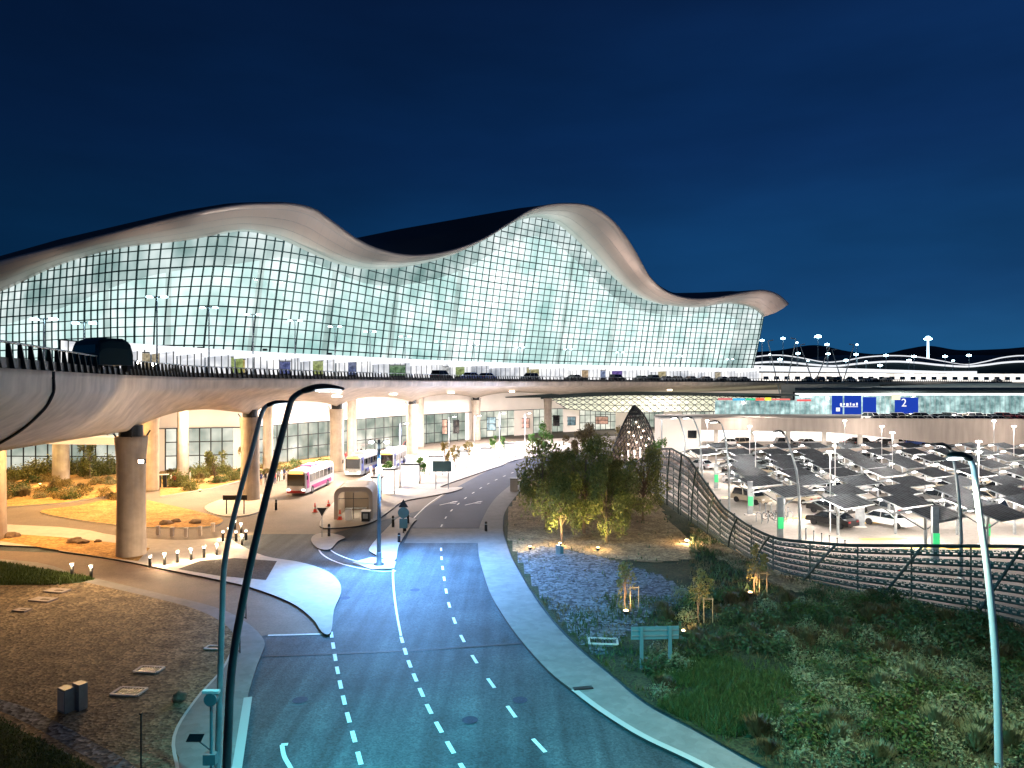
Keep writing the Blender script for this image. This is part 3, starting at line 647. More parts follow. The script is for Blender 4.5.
for i in range(len(xs) - 1):
    px = xs[i]; solid = (150 < px < 162) or (226 < px < 240) or (px > 424 and int(px / 17) % 3 == 0) 
    if solid != last: runs.append((solid, MB())); runs[-1][1].uv = []; last = solid
    g = wl = runs[-1][1]
    for j in range(3):
        if solid: continue
        z0, z1 = .3 + j * 2.2, .3 + (j + 1) * 2.2
        g.add([W[i] + Vector((0, 0, z0)), W[i + 1] + Vector((0, 0, z0)), W[i + 1] + Vector((0, 0, z1)), W[i] + Vector((0, 0, z1))], [(0, 1, 2, 3)]); g.uv += [(i + .1, j + .1), (i + .9, j + .1), (i + .9, j + .9), (i + .1, j + .9)]
        mv.tube([W[i] + Vector((0, -.1, z1)), W[i + 1] + Vector((0, -.1, z1))], .1, 4, cap=False)
    if not solid: mv.tube([W[i] + Vector((0, -.1, 0)), W[i] + Vector((0, -.1, 6.9))], .1, 4, cap=False)
    else: wl.add([W[i] + Vector((0, -.05, 0)), W[i + 1] + Vector((0, -.05, 0)), W[i + 1] + Vector((0, -.05, 6.9)), W[i] + Vector((0, -.05, 6.9))], [(0, 1, 2, 3)]); wl.uv += [(0, 0)] * 4
for s_0, mb_ in runs: ap('wall_panel' if s_0 else 'window_band', mb_, 'glow_wall' if s_0 else 'arr_glass')
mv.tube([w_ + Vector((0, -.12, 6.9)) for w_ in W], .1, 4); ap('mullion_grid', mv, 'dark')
bh = MB(); bh.grid([[w_ + Vector((0, 0, 12.35)), w_ + Vector((0, -.2, 9.5)), w_ + Vector((0, -.6, 7.4)), w_ + Vector((0, .1, 6.9))] for w_ in W]); ap('bulkhead', bh, 'glow_wall', True)
# hanging white edge beam of the inner bay (left)
for (p0, p1, z0, z1) in [((-60, 100), (150, 96), 5.6, 6.6)]:
    b = MB(); a, c = GD(p0[0], p0[1]), GD(p1[0], p1[1]); b.grid([[a + Vector((0, 0, z0)), a + Vector((0, 0, z1)), a + Vector((0, 1.2, z1 + .2))], [c + Vector((0, 0, z0)), c + Vector((0, 0, z1)), c + Vector((0, 1.2, z1 + .2))]]); ap('edge_beam', b, 'glow_wall')
M['shop_a'] = mat('shop_warm', (.3, .15, .1), .3, nscale=1.2, col2=(.9, .6, .45), emit=(.8, .45, .35), estr=.15); M['shop_b'] = mat('shop_teal', (.03, .1, .12), .3, nscale=1.2, col2=(.4, .6, .65), emit=(.3, .5, .6), estr=.12)
# shop fronts / signs on the right part of the arrivals wall
for k, (px, w_, h_, m_) in enumerate([(444, 1.6, 3.5, 'dark'), (455, 2, 3.2, 'glass_dark'), (489, 3.5, 3.4, 'dark'), (524, 3, 2.6, 'glass_dark'), (555, 2.5, 3, 'dark'), (570, 3.2, 2.4, 'glass_dark'), (598, 6, 2.2, 'glass_dark')]):
    d = interp(LPX, px) - .5; p = GD(px, d, h_ / 2 + 2); b = MB(); b.box(p, (w_, .2, h_)); ap('shop_window', b, ['shop_a', 'glass_dark', 'shop_b'][k % 3])
    fr_ = MB()
    for q in (-1, 0, 1): fr_.box(p + Vector((q * w_ / 2, -.15, 0)), (.15, .12, h_))
    for q in (-1, 0, 1): fr_.box(p + Vector((0, -.17, q * h_ / 2)), (w_, .12, .15))
    ap('shop_window_frame', fr_, 'dark')
# ================================================================ STREET LAMPS
M['lens_cool'] = emis('lamp_lens_cool', (.75, .9, 1), 25); M['lens_warm'] = emis('lamp_lens_warm', (1, .8, .6), 14)
M['lens_white'] = emis('lamp_lens_white', (1, .97, .93), 18)
M['lens_blue'] = emis('lamp_lens_blue_white', (.5, .85, 1), 14)
def curved_lamp(name, label, d, pole, head, r0, r1, mt='steel', hm='dark', group=None, lens='lens_cool', power=0, col=(.6, .85, 1), hs=1.0, base=None):
    """pole: image points top of base to bend at depth d; the foot is where the first one meets the ground"""
    W = [P(a, c, d) for a, c in pole]; W[0].z = 0.12
    th = thing(name, label, 'street lamp', (W[0].x, W[0].y, .12), 0, group)
    o0 = Vector((W[0].x, W[0].y, .12)); L = crom([p - o0 for p in W], 6); k = len(L)
    rad = [r0 + (r1 - r0) * i / (k - 1) for i in range(k)]
    b = MB(); b.tube(L, rad, 12); b.build('pole', mt, th, True)
    b = MB(); b.lathe([(r0 * 2, 0), (r0 * 2, .04), (r0 * 1.3, .1), (r0 * 1.25, .35), (r0, .4)], (0, 0, -.02), 12); b.build('base_plate', mt, th)
    H = [P(a, c, d) - o0 for a, c in head]; b = MB(); Hc = crom(H, 4); kk = len(Hc)
    for i in range(kk):
        pass
    rr = [(.07 + .12 * math.sin(math.pi * min(1, .25 + .75 * i / (kk - 1)))) * hs for i in range(kk)]
    b.tube(Hc, rr, 10, flat=.55); h = b.build('lamp_head', hm, th, True)
    a, c = Hc[int(kk * .35)], Hc[-2]; dn = Vector((0, 0, -.12 * hs)); sd = Vector((0, .1 * hs, 0))
    b = MB(); b.add([a + dn - sd, c + dn * .8 - sd, c + dn * .8 + sd, a + dn + sd], [(0, 1, 2, 3)]); b.build('lens', lens, h)
    if power:
        q = o0 + (a + c) / 2 + Vector((0, 0, -.45)); spot('lamp_light', q + Vector((0, 0, -.1)), power, col, 140, q + (Vector((3.5, 2.5, -5)) if d < 30 and q.x < 0 else Vector((-1, 1.6, -5))))
    return th
K1 = curved_lamp('street_lamp', 'tall thick grey lamp pole leaning right in the left foreground, arm to the right', 21, [(224, 850), (228, 735), (232, 668), (243, 600), (257, 535), (273, 470), (288, 412), (293, 398), (303, 391)], [(303, 391), (316, 387.5), (330, 387), (344, 389)], .135, .08, 'steel_dark', 'dark', None, 'lens_cool', 14500, (.05, .50, .60), 1.0)
K2 = curved_lamp('street_lamp', 'slimmer pale grey lamp pole with bent top just left of the thick leaning one', 24, [(217, 792), (219, 720), (222, 620), (225, 560), (238, 500), (252, 450), (262, 413), (268, 405)], [(268, 405), (277, 402.5), (291, 402)], .11, .07, 'steel', 'dark', None, 'lens_cool', 1500, (.12, .6, .7), .8)
K3 = curved_lamp('street_lamp', 'tall white lamp pole with dark drooping head at the right edge', 24, [(999, 795), (998, 720), (995, 650), (988, 575), (979, 510), (974, 470), (970, 459)], [(970, 459), (962, 455), (951, 455), (948, 457)], .13, .09, 'white', 'dark', None, 'lens_cool', 3000, (.85, .98, .75), 1.1)
K4 = curved_lamp('street_lamp', 'slim grey lamp pole standing behind the lattice screen next to the white one', 50, [(961, 580), (961, 530), (958, 490), (954, 462), (950, 449)], [(950, 449), (943, 445), (935, 445)], .12, .08, 'steel', 'dark', None, 'lens_white', 900, (1, .95, .9), 1.2)
cp = [((800, 543), (799, 500), (796, 470), (788, 442), (784, 434), 61.5, [(784, 434), (780, 431), (773, 432)], 'grey curved lamp pole beside the middle green sign pillar of the car park'),
      ((729, 513), (729, 480), (727, 450), (723, 428), (720, 423), 76, [(720, 423), (716, 421), (709, 422)], 'grey curved lamp pole by the bicycle rack at the car park corner'),
      ((703, 495), (702, 465), (699, 435), (694, 420), (692, 418), 88, [(692, 418), (688, 417), (682, 418)], 'slim curved lamp pole at the top of the lattice screen'),
      ((683, 490), (684, 460), (685, 440), (680, 421), (678, 418), 92, [(678, 418), (676, 417), (670, 418)], 'slimmest lamp pole at the car park corner, nearest the tree cluster')]
for i, (a, b_, c, dd, e, dp, hd, lb) in enumerate(cp):
    curved_lamp('street_lamp', lb, dp, [a, b_, c, dd, e], hd, .12, .07, 'steel', 'dark', 'curved lamps round the car park', 'lens_white', 1300, (1, .94, .88), 1.1)
# straight double lamp on the lamp island
p = G(379, 566); th = thing('street_lamp', 'straight dark blue grey pole with bright double head on the traffic island', 'street lamp', (p.x, p.y, .12))
b = MB(); b.tube([(0, 0, 0), (0, 0, 9.6)], [.17, .1], 12); b.build('pole', 'steel_dark', th, True)
b = MB(); b.lathe([(.4, 0), (.4, .08), (.22, .14), (.2, .9), (.17, .95)], (0, 0, 0), 14); b.build('base_plate', 'steel_dark', th, True)
for s_g in (-1, 1):
    b = MB(); b.tube([(0, 0, 9.2), (s_g * .35, 0, 9.5), (s_g * .7, 0, 9.55)], [.06, .06, .14], 8, flat=.5); h = b.build('lamp_head', 'dark', th, True)
    b = MB(); b.lathe([(.16, 0), (.2, -.08), (.1, -.16)], (s_g * .6, 0, 9.47), 12); b.build('lens', 'lens_cool', h, True)
b = MB(); b.lathe([(.14, 0), (.14, .7)], (0, 0, 8.2), 12); b.build('collar', 'steel_dark', th)
b = MB(); b.lathe([(.22, 0), (.24, .3), (.12, .4)], (0, 0, 7.1), 12); b.build('lens', 'lens_cool', th, True)
spot('lamp_light', (p.x + .9, p.y - .2, 9.2), 24000, (.17, .45, 1), 138, (p.x + 4, p.y - 2.5, 0)); spot('lamp_light', (p.x - .8, p.y - .2, 9.2), 2600, (.3, .52, 1), 140, (p.x - 3, p.y - 2, 0))
# lamp above the right footpath is out of frame on the right verge; light of the road lamps further up
def plain_lamp(px, d, hgt_, label, power=900, col=(1, .86, .78), group='white lamps along the bus plaza', lens='lens_white', arm=1, base=None):
    p = GD(px, d); th = thing('street_lamp', label, 'street lamp', (p.x, p.y, .12), 0, group)
    b = MB(); b.tube([(0, 0, 0), (0, 0, hgt_)], [.11, .06], 8); b.build('pole', 'white' if group else 'steel', th, True)
    b = MB(); b.tube([(0, 0, hgt_), (.5 * arm, 0, hgt_ + .15), (1.1 * arm, 0, hgt_ + .12)], [.06, .1, .13], 8, flat=.5); h = b.build('lamp_head', 'dark', th, True)
    b = MB(); b.box((.85 * arm, 0, hgt_ - .0), (.5, .24, .06)); b.build('lens', lens, h)
    if power: point('lamp_light', (p.x + .85 * arm, p.y, hgt_ - .35), power, col, .2)
    return th
for k, (px, py, h, lb) in enumerate([(400, 489, 8.6, 'white plaza lamp nearest the blue bus'), (449, 471, 8.6, 'white plaza lamp behind the blue grey road sign'), (474.5, 465, 8.4, 'white plaza lamp in front of the fifth pillar'), (499.5, 459, 8.4, 'white plaza lamp beside the wide white panel'), (525, 454, 8, 'white plaza lamp nearest the green tree at the bend')]):
    d = CH * F / (py - 384); plain_lamp(px, d, h, lb, 1300, (.62, .70, 1))
for k, (px, py, d, m_) in enumerate([(762, 341, 260, 1), (783, 339, 300, 1), (797, 343, 270, 0), (818, 337.5, 420, 1), (827, 345, 300, 1), (857, 345, 330, 0), (798, 354, 330, 1), (828, 354.5, 330, 1), (856, 355, 340, 1), (846, 361, 330, 1), (808, 361, 300, 0), (886, 356, 360, 1), (914, 357, 380, 1), (945, 357, 380, 1), (969, 356, 390, 1), (953, 361, 380, 0), (909, 361, 360, 1), (770, 355, 300, 0), (866, 362, 350, 0), (752, 355, 300, 0), (880, 366, 340, 1), (780, 360, 290, 1)]):
    top = P(px, py, d); th = thing('street_lamp', 'distant lit lamp on a thin pole, %s from the left' % ['one','two','three','four','five','six','seven','eight','nine','ten','eleven','twelve','thirteen','fourteen','fifteen','sixteen','seventeen','eighteen','nineteen','twenty','twenty one','twenty two'][sorted([762, 783, 797, 818, 827, 857, 798, 828, 856, 846, 808, 886, 914, 945, 969, 953, 909, 770, 866, 752, 880, 780]).index(px)], 'street lamp', (top.x, top.y, 12.2), 0, 'distant lamps along the far departures road')
    hh = top.z - 12.2; b = MB(); b.tube([(0, 0, 0), (0, 0, hh)], [.2, .12], 6); b.build('pole', 'steel', th)
    b = MB(); r_ = (.95 if m_ else .55) * d / 300 * (1.5 if px == 818 else 1); b.lathe([(r_ * .3, -.1), (r_, .1), (r_ * .9, r_ * .45), (r_ * .2, r_ * .75)], (0, 0, hh), 10); b.build('lamp_head', 'lens_blue', th, True)
for k, (px, yt, d) in enumerate([(44, 318, 60), (84, 322, 66), (157, 296, 76), (209, 307, 88), (253, 314, 98), (295, 320, 108), (335, 326, 118), (370, 331, 126), (405, 336, 136), (440, 341, 145), (474, 344, 154), (520, 347, 166), (568, 349, 178), (620, 352, 190), (680, 356, 203), (730, 359, 213)]):
    t = P(px, yt, d); th = thing('deck_lamp', 'slim double lamp on the flyover before the glass front, %s from the left' % ['first', 'second', 'third', 'fourth', 'fifth', 'sixth', 'seventh', 'eighth', 'ninth', 'tenth', 'eleventh', 'twelfth', 'thirteenth', 'fourteenth', 'fifteenth', 'sixteenth'][k], 'street lamp', (t.x, t.y, 14.65), 0, 'double lamps on the flyover')
    hh = t.z - 14.65; b = MB(); b.tube([(0, 0, 0), (0, 0, hh)], [.11, .07], 6); b.build('pole', 'steel', th)
    for s_g in (-1, 1):
        b = MB(); b.tube([(0, 0, hh - .1), (s_g * .9, 0, hh)], [.04, .1], 5); h = b.build('lamp_head', 'steel', th); b = MB(); b.box((s_g * .8, 0, hh - .1), (.6, .3, .14)); b.build('lens', 'lens_blue', h)
# high mast
for (px, y0, y1, d, lb) in [(928, 350, 338, 700, 'tall white lit mast with a cross bar on the hill crest')]:
    t = P(px, y1, d); z_ = P(px, y0, d).z; th = thing('light_mast', lb, 'mast', (t.x, t.y, z_ - 8))
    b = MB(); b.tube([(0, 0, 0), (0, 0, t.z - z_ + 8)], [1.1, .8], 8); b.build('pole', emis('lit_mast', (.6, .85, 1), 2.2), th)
    b = MB(); b.box((0, 0, t.z - z_ + 7), (7, 2, 1.4)); b.box((0, 0, t.z - z_ + 9), (2.5, 2, 1.2)); b.build('lamp_bar', 'lens_blue', th)
# tilted masts on the far road
for k, (x0, y0, x1, y1, d) in enumerate([(782, 384, 768, 341, 215), (783, 384, 796, 339, 216), (813, 384, 800, 345, 225), (815, 384, 830, 347, 226), (842, 384, 832, 350, 232), (843, 384, 854, 345, 233)]):
    a, c = P(x0, y0, d), P(x1, y1, d); a.z = 14.6 if k > 1 else 8
    th = thing('tilted_mast', 'thin dark mast leaning %s, %s of the leaning masts beside the terminal end' % ('left' if x1 < x0 else 'right', ['first', 'second', 'third', 'fourth', 'fifth', 'sixth'][k]), 'mast', a, 0, 'leaning masts by the terminal end')
    b = MB(); b.tube([(0, 0, 0), c - a], [.22, .12], 6); b.build('pole', 'steel', th)
    b = MB(); b.tube([c - a, c - a + Vector((1.6 if x1 < x0 else -1.6, 0, .3))], [.1, .18], 6); b.build('lamp_head', 'steel', th)
# ================================================================ CARS
def car_parts(bodym, L=4.5, Wd=1.8, Hh=1.45, suv=0):
    prof = [(-L / 2, .35), (-L / 2, .62), (-L / 2 + .15, .82), (-L / 2 + .9, .95), (L / 2 - .55, .98), (L / 2 - .05, .9), (L / 2, .6), (L / 2, .35)]
    body = MB(); n = len(prof)
    rows = [[Vector((s * Wd / 2 * k, x, z)) for x, z in prof + [prof[0]]] for s, k in ((-1, .9), (-1, 1), (1, 1), (1, .9))]
    for r_, s in zip(rows, (1, 0, 0, 1)):
        for v in r_:
            if s: v.z = .35 + (v.z - .35) * 1.0
    body.grid(rows); body.add(rows[0][:-1], [tuple(range(n))]); body.add(rows[-1][:-1], [tuple(reversed(range(n)))])
    top = .97 + (.1 if suv else 0)
    a, b2, c, d = (-L / 2 + 1.0, -L / 2 + 1.75, L / 2 - (.5 if suv else 1.25), L / 2 - (.2 if suv else .55))
    w1, w2 = Wd / 2 * .95, Wd / 2 * .76
    roof = MB(); roof.box((0, (b2 + c) / 2, Hh), (w2 * 2, c - b2, .06))
    for s in (-1, 1):
        for (y0, y1) in ((a, b2), (d, c)): roof.tube([(s * w1, y0, .95), (s * w2, y1, Hh)], .045, 4)
        roof.tube([(s * w1, (a + d) / 2, .95), (s * w2, (b2 + c) / 2, Hh)], .04, 4)
    gl = MB(); gl.add([(-w1, a, .93), (w1, a, .93), (w1, d, .93), (-w1, d, .93), (-w2, b2, Hh - .02), (w2, b2, Hh - .02), (w2, c, Hh - .02), (-w2, c, Hh - .02)], [(0, 1, 5, 4), (1, 2, 6, 5), (2, 3, 7, 6), (3, 0, 4, 7)])
    return body, roof, gl
M['car_glass'] = mat('car_glass', (.015, .02, .025), .1, 0, spec=.7)
M['tyre'] = M['black']
CARM = {k: mat('car_paint_' + k, c, .3, .1) for k, c in dict(white=(.75, .75, .75), silver=(.38, .39, .4), black=(.02, .02, .022), grey=(.13, .135, .14), red=(.45, .02, .02), blue=(.04, .1, .4), beige=(.45, .38, .28)).items()}
M['headlamp'] = emis('headlamp', (1, .95, .85), 6); M['taillamp'] = emis('taillamp', (1, .05, .03), 2.5)
PROTO = {}
def car_proto(col, suv):
    th = thing('car', '', 'car', (0, 0, 0)); h = 1.7 if suv else 1.45
    bd, rf, gl = car_parts(col, 4.6, 1.85, h, suv); o = bd.build('body', CARM[col], th); rf.build('roof', CARM[col], o); gl.build('windows', 'car_glass', o)
    for x in (-.85, .85):
        for y in (-1.4, 1.4):
            b = MB(); b.tube([(x - .1, y, .33), (x + .1, y, .33)], .33, 12); b.build('wheel', 'tyre', th)
    for x in (-.65, .65):
        b = MB(); b.box((x, -2.29, .7), (.36, .06, .14)); b.build('headlight', 'white', th)
        b = MB(); b.box((x, 2.29, .78), (.3, .06, .14)); b.build('tail_light', 'red', th)
    return th
USED = set()
def put_car(loc, rz, col, suv, label, group=None):
    k = (col, suv)
    if k not in PROTO: PROTO[k] = car_proto(col, suv)
    if k not in USED:
        USED.add(k); o = PROTO[k]; o.location = loc; o.rotation_euler = (0, 0, rz)
    else: o = copy_tree(PROTO[k], loc, rz)
    o['label'] = label
    if group: o['group'] = group
    return o
ORD = ['first', 'second', 'third', 'fourth', 'fifth', 'sixth', 'seventh', 'eighth', 'ninth', 'tenth', 'eleventh', 'twelfth', 'thirteenth', 'fourteenth', 'fifteenth', 'sixteenth', 'seventeenth', 'eighteenth', 'nineteenth', 'twentieth', 'twenty-first', 'twenty-second', 'twenty-third', 'twenty-fourth', 'twenty-fifth', 'twenty-sixth', 'twenty-seventh', 'twenty-eighth', 'twenty-ninth', 'thirtieth', 'thirty-first', 'thirty-second', 'thirty-third', 'thirty-fourth', 'thirty-fifth', 'thirty-sixth', 'thirty-seventh', 'thirty-eighth', 'thirty-ninth', 'fortieth'] + ['number %d' % i for i in range(41, 90)]
# cars on the departures deck
dc = [(441, 'black', 1), (446, 'grey', 0), (470, 'blue', 0), (487, 'blue', 0), (530, 'silver', 1), (574, 'grey', 0), (617, 'black', 1), (641, 'grey', 0), (652, 'black', 1), (667, 'white', 0), (677, 'silver', 0), (690, 'grey', 0), (706, 'grey', 0), (722, 'black', 0), (733, 'silver', 0), (743, 'grey', 0), (808, 'silver', 0), (819, 'grey', 1), (835, 'black', 1), (850, 'white', 0), (866, 'silver', 0), (874, 'black', 0), (886, 'grey', 1), (997, 'silver', 0)]
for i, (px, c, sv) in enumerate(dc):
    if px == 446: continue
    # standing on the deck just behind the railing
    best = min(range(len(e_)), key=lambda k: abs(e_[k].x / max(e_[k].y, 1) * F + 512 - px) + (0 if e_[k].y > 30 else 999))
    q = e_[best]; t = (e_[min(best + 1, len(e_) - 1)] - e_[best - 1]).normalized(); pos = q + prof[best][1] * 4.5; dd = pos.y
    pos = GD(px, dd, 14.7)
    put_car(pos, math.atan2(t.y, t.x) - math.pi / 2 + (math.pi if i % 3 == 0 else 0), c, sv, '%s %s behind the flyover railing, %s car from the left' % (c, 'tall car' if sv else 'saloon', ORD[i]), 'cars on the flyover')
# ================================================================ BUSES
def bus(name, label, loc, rz, main, roofm, accent, front_accent, L=11.5, roof_txt=None):
    th = thing(name, label, 'bus', loc, rz); Wd, Hh = 2.55, 3.15
    # cross-section with rounded roof edges, loft along y
    sec = [(-Wd / 2, .32), (-Wd / 2, 2.5), (-Wd / 2 + .1, 2.95), (-Wd / 2 + .4, Hh), (Wd / 2 - .4, Hh), (Wd / 2 - .1, 2.95), (Wd / 2, 2.5), (Wd / 2, .32)]
    b = MB(); ys = [(-L / 2, .93, .96), (-L / 2 + .12, .985, .99), (-L / 2 + .5, 1, 1), (L / 2 - .3, 1, 1), (L / 2, .96, .97)]
    rows = [[Vector((x * sx_, y, .32 + (z - .32) * sz_)) for x, z in sec + [sec[0]]] for y, sx_, sz_ in ys]; b.grid(rows)
    b.add(rows[0][:-1], [tuple(range(8))]); b.add(rows[-1][:-1], [tuple(reversed(range(8)))]); b.build('body', main, th)
    b = MB(); b.add([(-1.08, -L / 2 - .02, 1.25), (1.08, -L / 2 - .02, 1.25), (1.0, -L / 2 + .01, 2.72), (-1.0, -L / 2 + .01, 2.72)], [(0, 1, 2, 3)])
    b.box((0, -L / 2 - .015, 2.0), (2.2, .06, 1.45)); b.build('windscreen', 'glass_dark', th)
    b = MB(); b.box((0, -L / 2 - .03, 2.86), (1.7, .05, .24)); b.build('destination_display', emis('display', (1, .55, .1), 2), th)
    for s in (-1, 1):
        b = MB(); b.box((s * (Wd / 2 + .005), .4, 2.05), (.03, L - 2.2, .95)); wn_ = b.build('side_windows', 'glass_dark', th)
        b = MB()
        for k in range(6): b.box((s * (Wd / 2 + .02), -L / 2 + 1.9 + k * (L - 2.6) / 5.5, 2.05), (.03, .1, .97))
        b.build('window_pillars', main, wn_)
        b = MB(); b.box((s * (Wd / 2 + .01), .4, .8), (.03, L - 3.4, .5)); b.build('side_stripe', accent, th)
        b = MB(); b.box((s * .95, -L / 2 - .03, .72), (.4, .05, .2)); b.build('headlight', 'headlamp', th)
        b = MB(); b.box((s * (Wd / 2 + .2), -L / 2 - .1, 2.3), (.14, .12, .5)); b.tube([(s * Wd / 2, -L / 2 + .05, 2.75), (s * (Wd / 2 + .2), -L / 2 - .1, 2.6)], .03, 5); b.build('mirror', 'dark', th)
    b = MB(); b.box((0, -L / 2 - .02, .5), (2.3, .08, .3)); b.build('bumper', front_accent, th)
    b = MB(); b.box((-.2 if s else 0, 0, Hh + .1), (1.5, 3.2, .22)); b.build('roof_unit', roofm, th)
    b = MB(); b.box((-(Wd / 2 + .008), -L / 2 + 1.0, 1.5), (.05, 1.0, 2.1)); b.box((Wd / 2 + .008, -L / 2 + .75, 1.9), (.03, .9, 2.0)); b.build('door', accent, th)
    for s in (-1, 1):
        for y in (-L / 2 + 2.4, L / 2 - 2.9):
            b = MB(); b.tube([(s * (Wd / 2 - .28), y, .48), (s * (Wd / 2 + .03), y, .48)], .48, 16); wl_ = b.build('wheel', 'tyre', th)
            b = MB(); b.tube([(s * (Wd / 2 + .02), y, .48), (s * (Wd / 2 + .05), y, .48)], .24, 10); b.build('rim', 'steel', wl_)
    return th
p = G(297, 495.5); d1 = Vector((.05, 1, 0)).normalized()
bus('bus', 'white and magenta coach leading the queue beside the third pillar', (p.x + d1.x * 5.4, p.y + d1.y * 5.4, 0), -math.atan2(d1.x, d1.y), 'white', 'magenta', 'magenta', 'red')
p = G(352, 477); bus('bus', 'silver grey coach second in the queue with a dark blue side', (p.x + .6, p.y + 5.2, 0), -.09, 'steel', 'steel', 'blue', 'white', 10.5)
p = GD(388, 112); bus('bus', 'blue white bus behind the lamp pole on the plaza side', (p.x, p.y + 5, 0), -.04, 'white', 'blue', 'blue', 'blue', 11)
put_car(GD(409, 150, .01), -.3, 'red', 1, 'red van waiting behind the buses next to the fourth pillar')
# dark shuttle vehicle on the deck at the left
q = P(107, 372, 36); ang = math.atan2(-3, 9)
th = thing('shuttle_van', 'dark green rounded van parked behind the flyover railing at the left', 'van', (-24.6, 42, 14.68), .95); th.scale = (.9, .9, .95)
b = MB(); sec = [(0, .45), (0, 1.5), (.12, 1.95), (.5, 2.15), (1.6, 2.15), (1.98, 1.95), (2.1, 1.5), (2.1, .45)]
rows = []
for y, k in [(-2.0, .6), (-1.9, .85), (-1.6, .98), (-1, 1), (1.1, 1), (1.7, .98), (1.95, .85), (2.02, .6)]:
    rows.append([Vector((-1.05 + x, y, .45 + (z - .45) * k)) for x, z in sec + [sec[0]]])
b.grid(rows); b.add(rows[0][:-1], [tuple(range(8))]); b.add(rows[-1][:-1], [tuple(reversed(range(8)))]); b.build('body', mat('van_green', (.01, .03, .025), .4), th, False)
for s in (-1, 1):
    b = MB(); b.box((s * 1.055, 0, 1.45), (.03, 3.0, .5)); b.build('window', 'glass_dark', th)
    for y in (-1.3, 1.3): b = MB(); b.tube([(s * .85, y, .35), (s * 1.07, y, .35)], .35, 12); b.build('wheel', 'tyre', th)
# ================================================================ DEPARTURES KERB: canopies and lit front on the deck
CPX = [(60, 66), (140, 78), (240, 95), (350, 115), (450, 140), (550, 165), (650, 190), (760, 215), (900, 250), (1000, 275)]
def cp(px, off=0, z=0): return GD(px, interp(CPX, px) + off, z)
edges = [126, 150, 176, 204, 234, 266, 300, 335, 372, 410, 449, 489, 529, 569, 609, 650, 692, 735, 757]
for k, (a, c) in enumerate(zip(edges, edges[1:])):
    b0 = cp((a + c) / 2, 0, 14.6); th = thing('departures_canopy', 'white curved canopy over the departures kerb, %s of the row from the left' % ORD[k], 'canopy', b0, 0, 'white canopies along the departures kerb')
    rows = []
    for j in range(7):
        t = j / 6; px = a + (c - a) * t; sag = .55 * (1 - t) if k % 1 == 0 else 0
        f = cp(px, -1.5, 17.3 + .6 * t); m1 = cp(px, 2, 18.1 + .3 * t); bk = cp(px, 8, 18.75)
        rows.append([f - b0, m1 - b0, bk - b0])
    b = MB(); b.grid(rows); b.grid([[r[0] + Vector((0, 0, .18)), r[1] + Vector((0, 0, .2)), r[2] + Vector((0, 0, .2))] for r in rows]); b.grid([[r[0], r[0] + Vector((0, 0, .18))] for r in rows]); b.build('membrane', 'canopy', th, True)
    b = MB(); q = cp(a + 1, 1.5, 14.6) - b0; b.tube([q, q + Vector((0, 0, 3.3))], [.12, .09], 6); b.build('post', 'steel', th)
M['dep_glass'] = lit_panes('departures_front_glass', (.45, .5, .6), (1.0, .97, .94), .3, .9, nsc=.08)
df = thing('departures_entrance', 'bright glazed entrance front under the white canopies on the flyover', 'entrance', cp(300, 8, 14.6))
o0 = Vector(df.location); g = MB(); g.uv = []; fr = MB(); px = 60; i = 0
while px < 757:
    w_ = interp([(60, 8), (300, 6), (760, 3)], px); p, q = cp(px, 8.5) - o0, cp(px + w_, 8.5) - o0; z0, z1 = .02, 4.15
    for v in (p, q): v.z = 0
    U_ = lambda v, z: Vector((v.x, v.y, z))
    g.add([U_(p, z0), U_(q, z0), U_(q, z1), U_(p, z1)], [(0, 1, 2, 3)]); g.uv += [(i + .1, .1), (i + .9, .1), (i + .9, .9), (i + .1, .9)]
    if i % 1 == 0: fr.tube([U_(p, 0), U_(p, z1)], .09, 4)
    px += w_; i += 1
fr.tube([cp(px, 8.4) - o0 + Vector((0, 0, 18.7)) for px in range(60, 758, 10)], .09, 4)
g.build('glazing', 'dep_glass', df); fr.build('frames', 'dark', df)
ads = [(150, 4, (.7, .55, .3)), (196, 3, (1, .95, .9)), (237, 3, (.45, .6, .1)), (241, 2, (.8, .6, .1)), (261, 2.5, (1, .95, .9)), (285, 3, (.08, .12, .45)), (318, 3, (.5, .6, .12)), (330, 2.5, (.75, .6, .15)), (352, 2.4, (.1, .15, .4)), (395, 7, (.15, .35, .12)), (418, 2.5, (1, 1, 1)), (447, 3, (1, 1, 1)), (460, 3.4, (.45, .6, .15)), (470, 3.4, (.85, .7, .3)), (532, 6, (.75, .65, .25)), (585, 3, (.9, .6, .3)), (592, 3, (.9, .75, .4)), (603, 2.5, (.3, .4, .7)), (617, 5, (.22, .1, .6)), (650, 3, (.3, .4, .25)), (662, 4, (.85, .7, .35)), (718, 3, (.9, .75, .5)), (726, 3, (.9, .65, .4))]
cn = {0: 'tan', 1: 'white', 2: 'green', 3: 'golden', 4: 'blue', 5: 'violet'}
for k, (px, w_, cl) in enumerate(ads):
    if k % 3 == 1: continue
    w_ *= .7
    p = cp(px, 7.2, 14.62); hh = 1.9 if k % 2 else 2.2
    nm = 'white' if min(cl) > .8 else 'blue' if cl[2] > cl[0] and cl[1] > cl[0] or cl[2] > .4 and cl[0] < .2 else 'violet' if cl[2] > .5 else 'green' if cl[1] > cl[0] else 'golden'
    th = thing('advert_board', 'lit %s panel under the white canopies, %s of the panels from the left' % (nm, ORD[k]), 'display panel', p, 0, 'lit panels under the canopies')
    b = MB(); b.box((0, 0, 1.0 + hh / 2), (w_ * .8, .1, hh)); b.build('display', lit_panes('advert_light', tuple(v * .25 for v in cl), tuple(min(1, v * .8 + .12) for v in cl), .12, .5, nsc=.6), th)
    b = MB(); b.box((0, .12, .55), (w_ * .8, .3, 1.1)); b.box((0, .1, 1.1 + hh), (w_ * .85, .25, .15)); b.build('housing', 'dark', th)
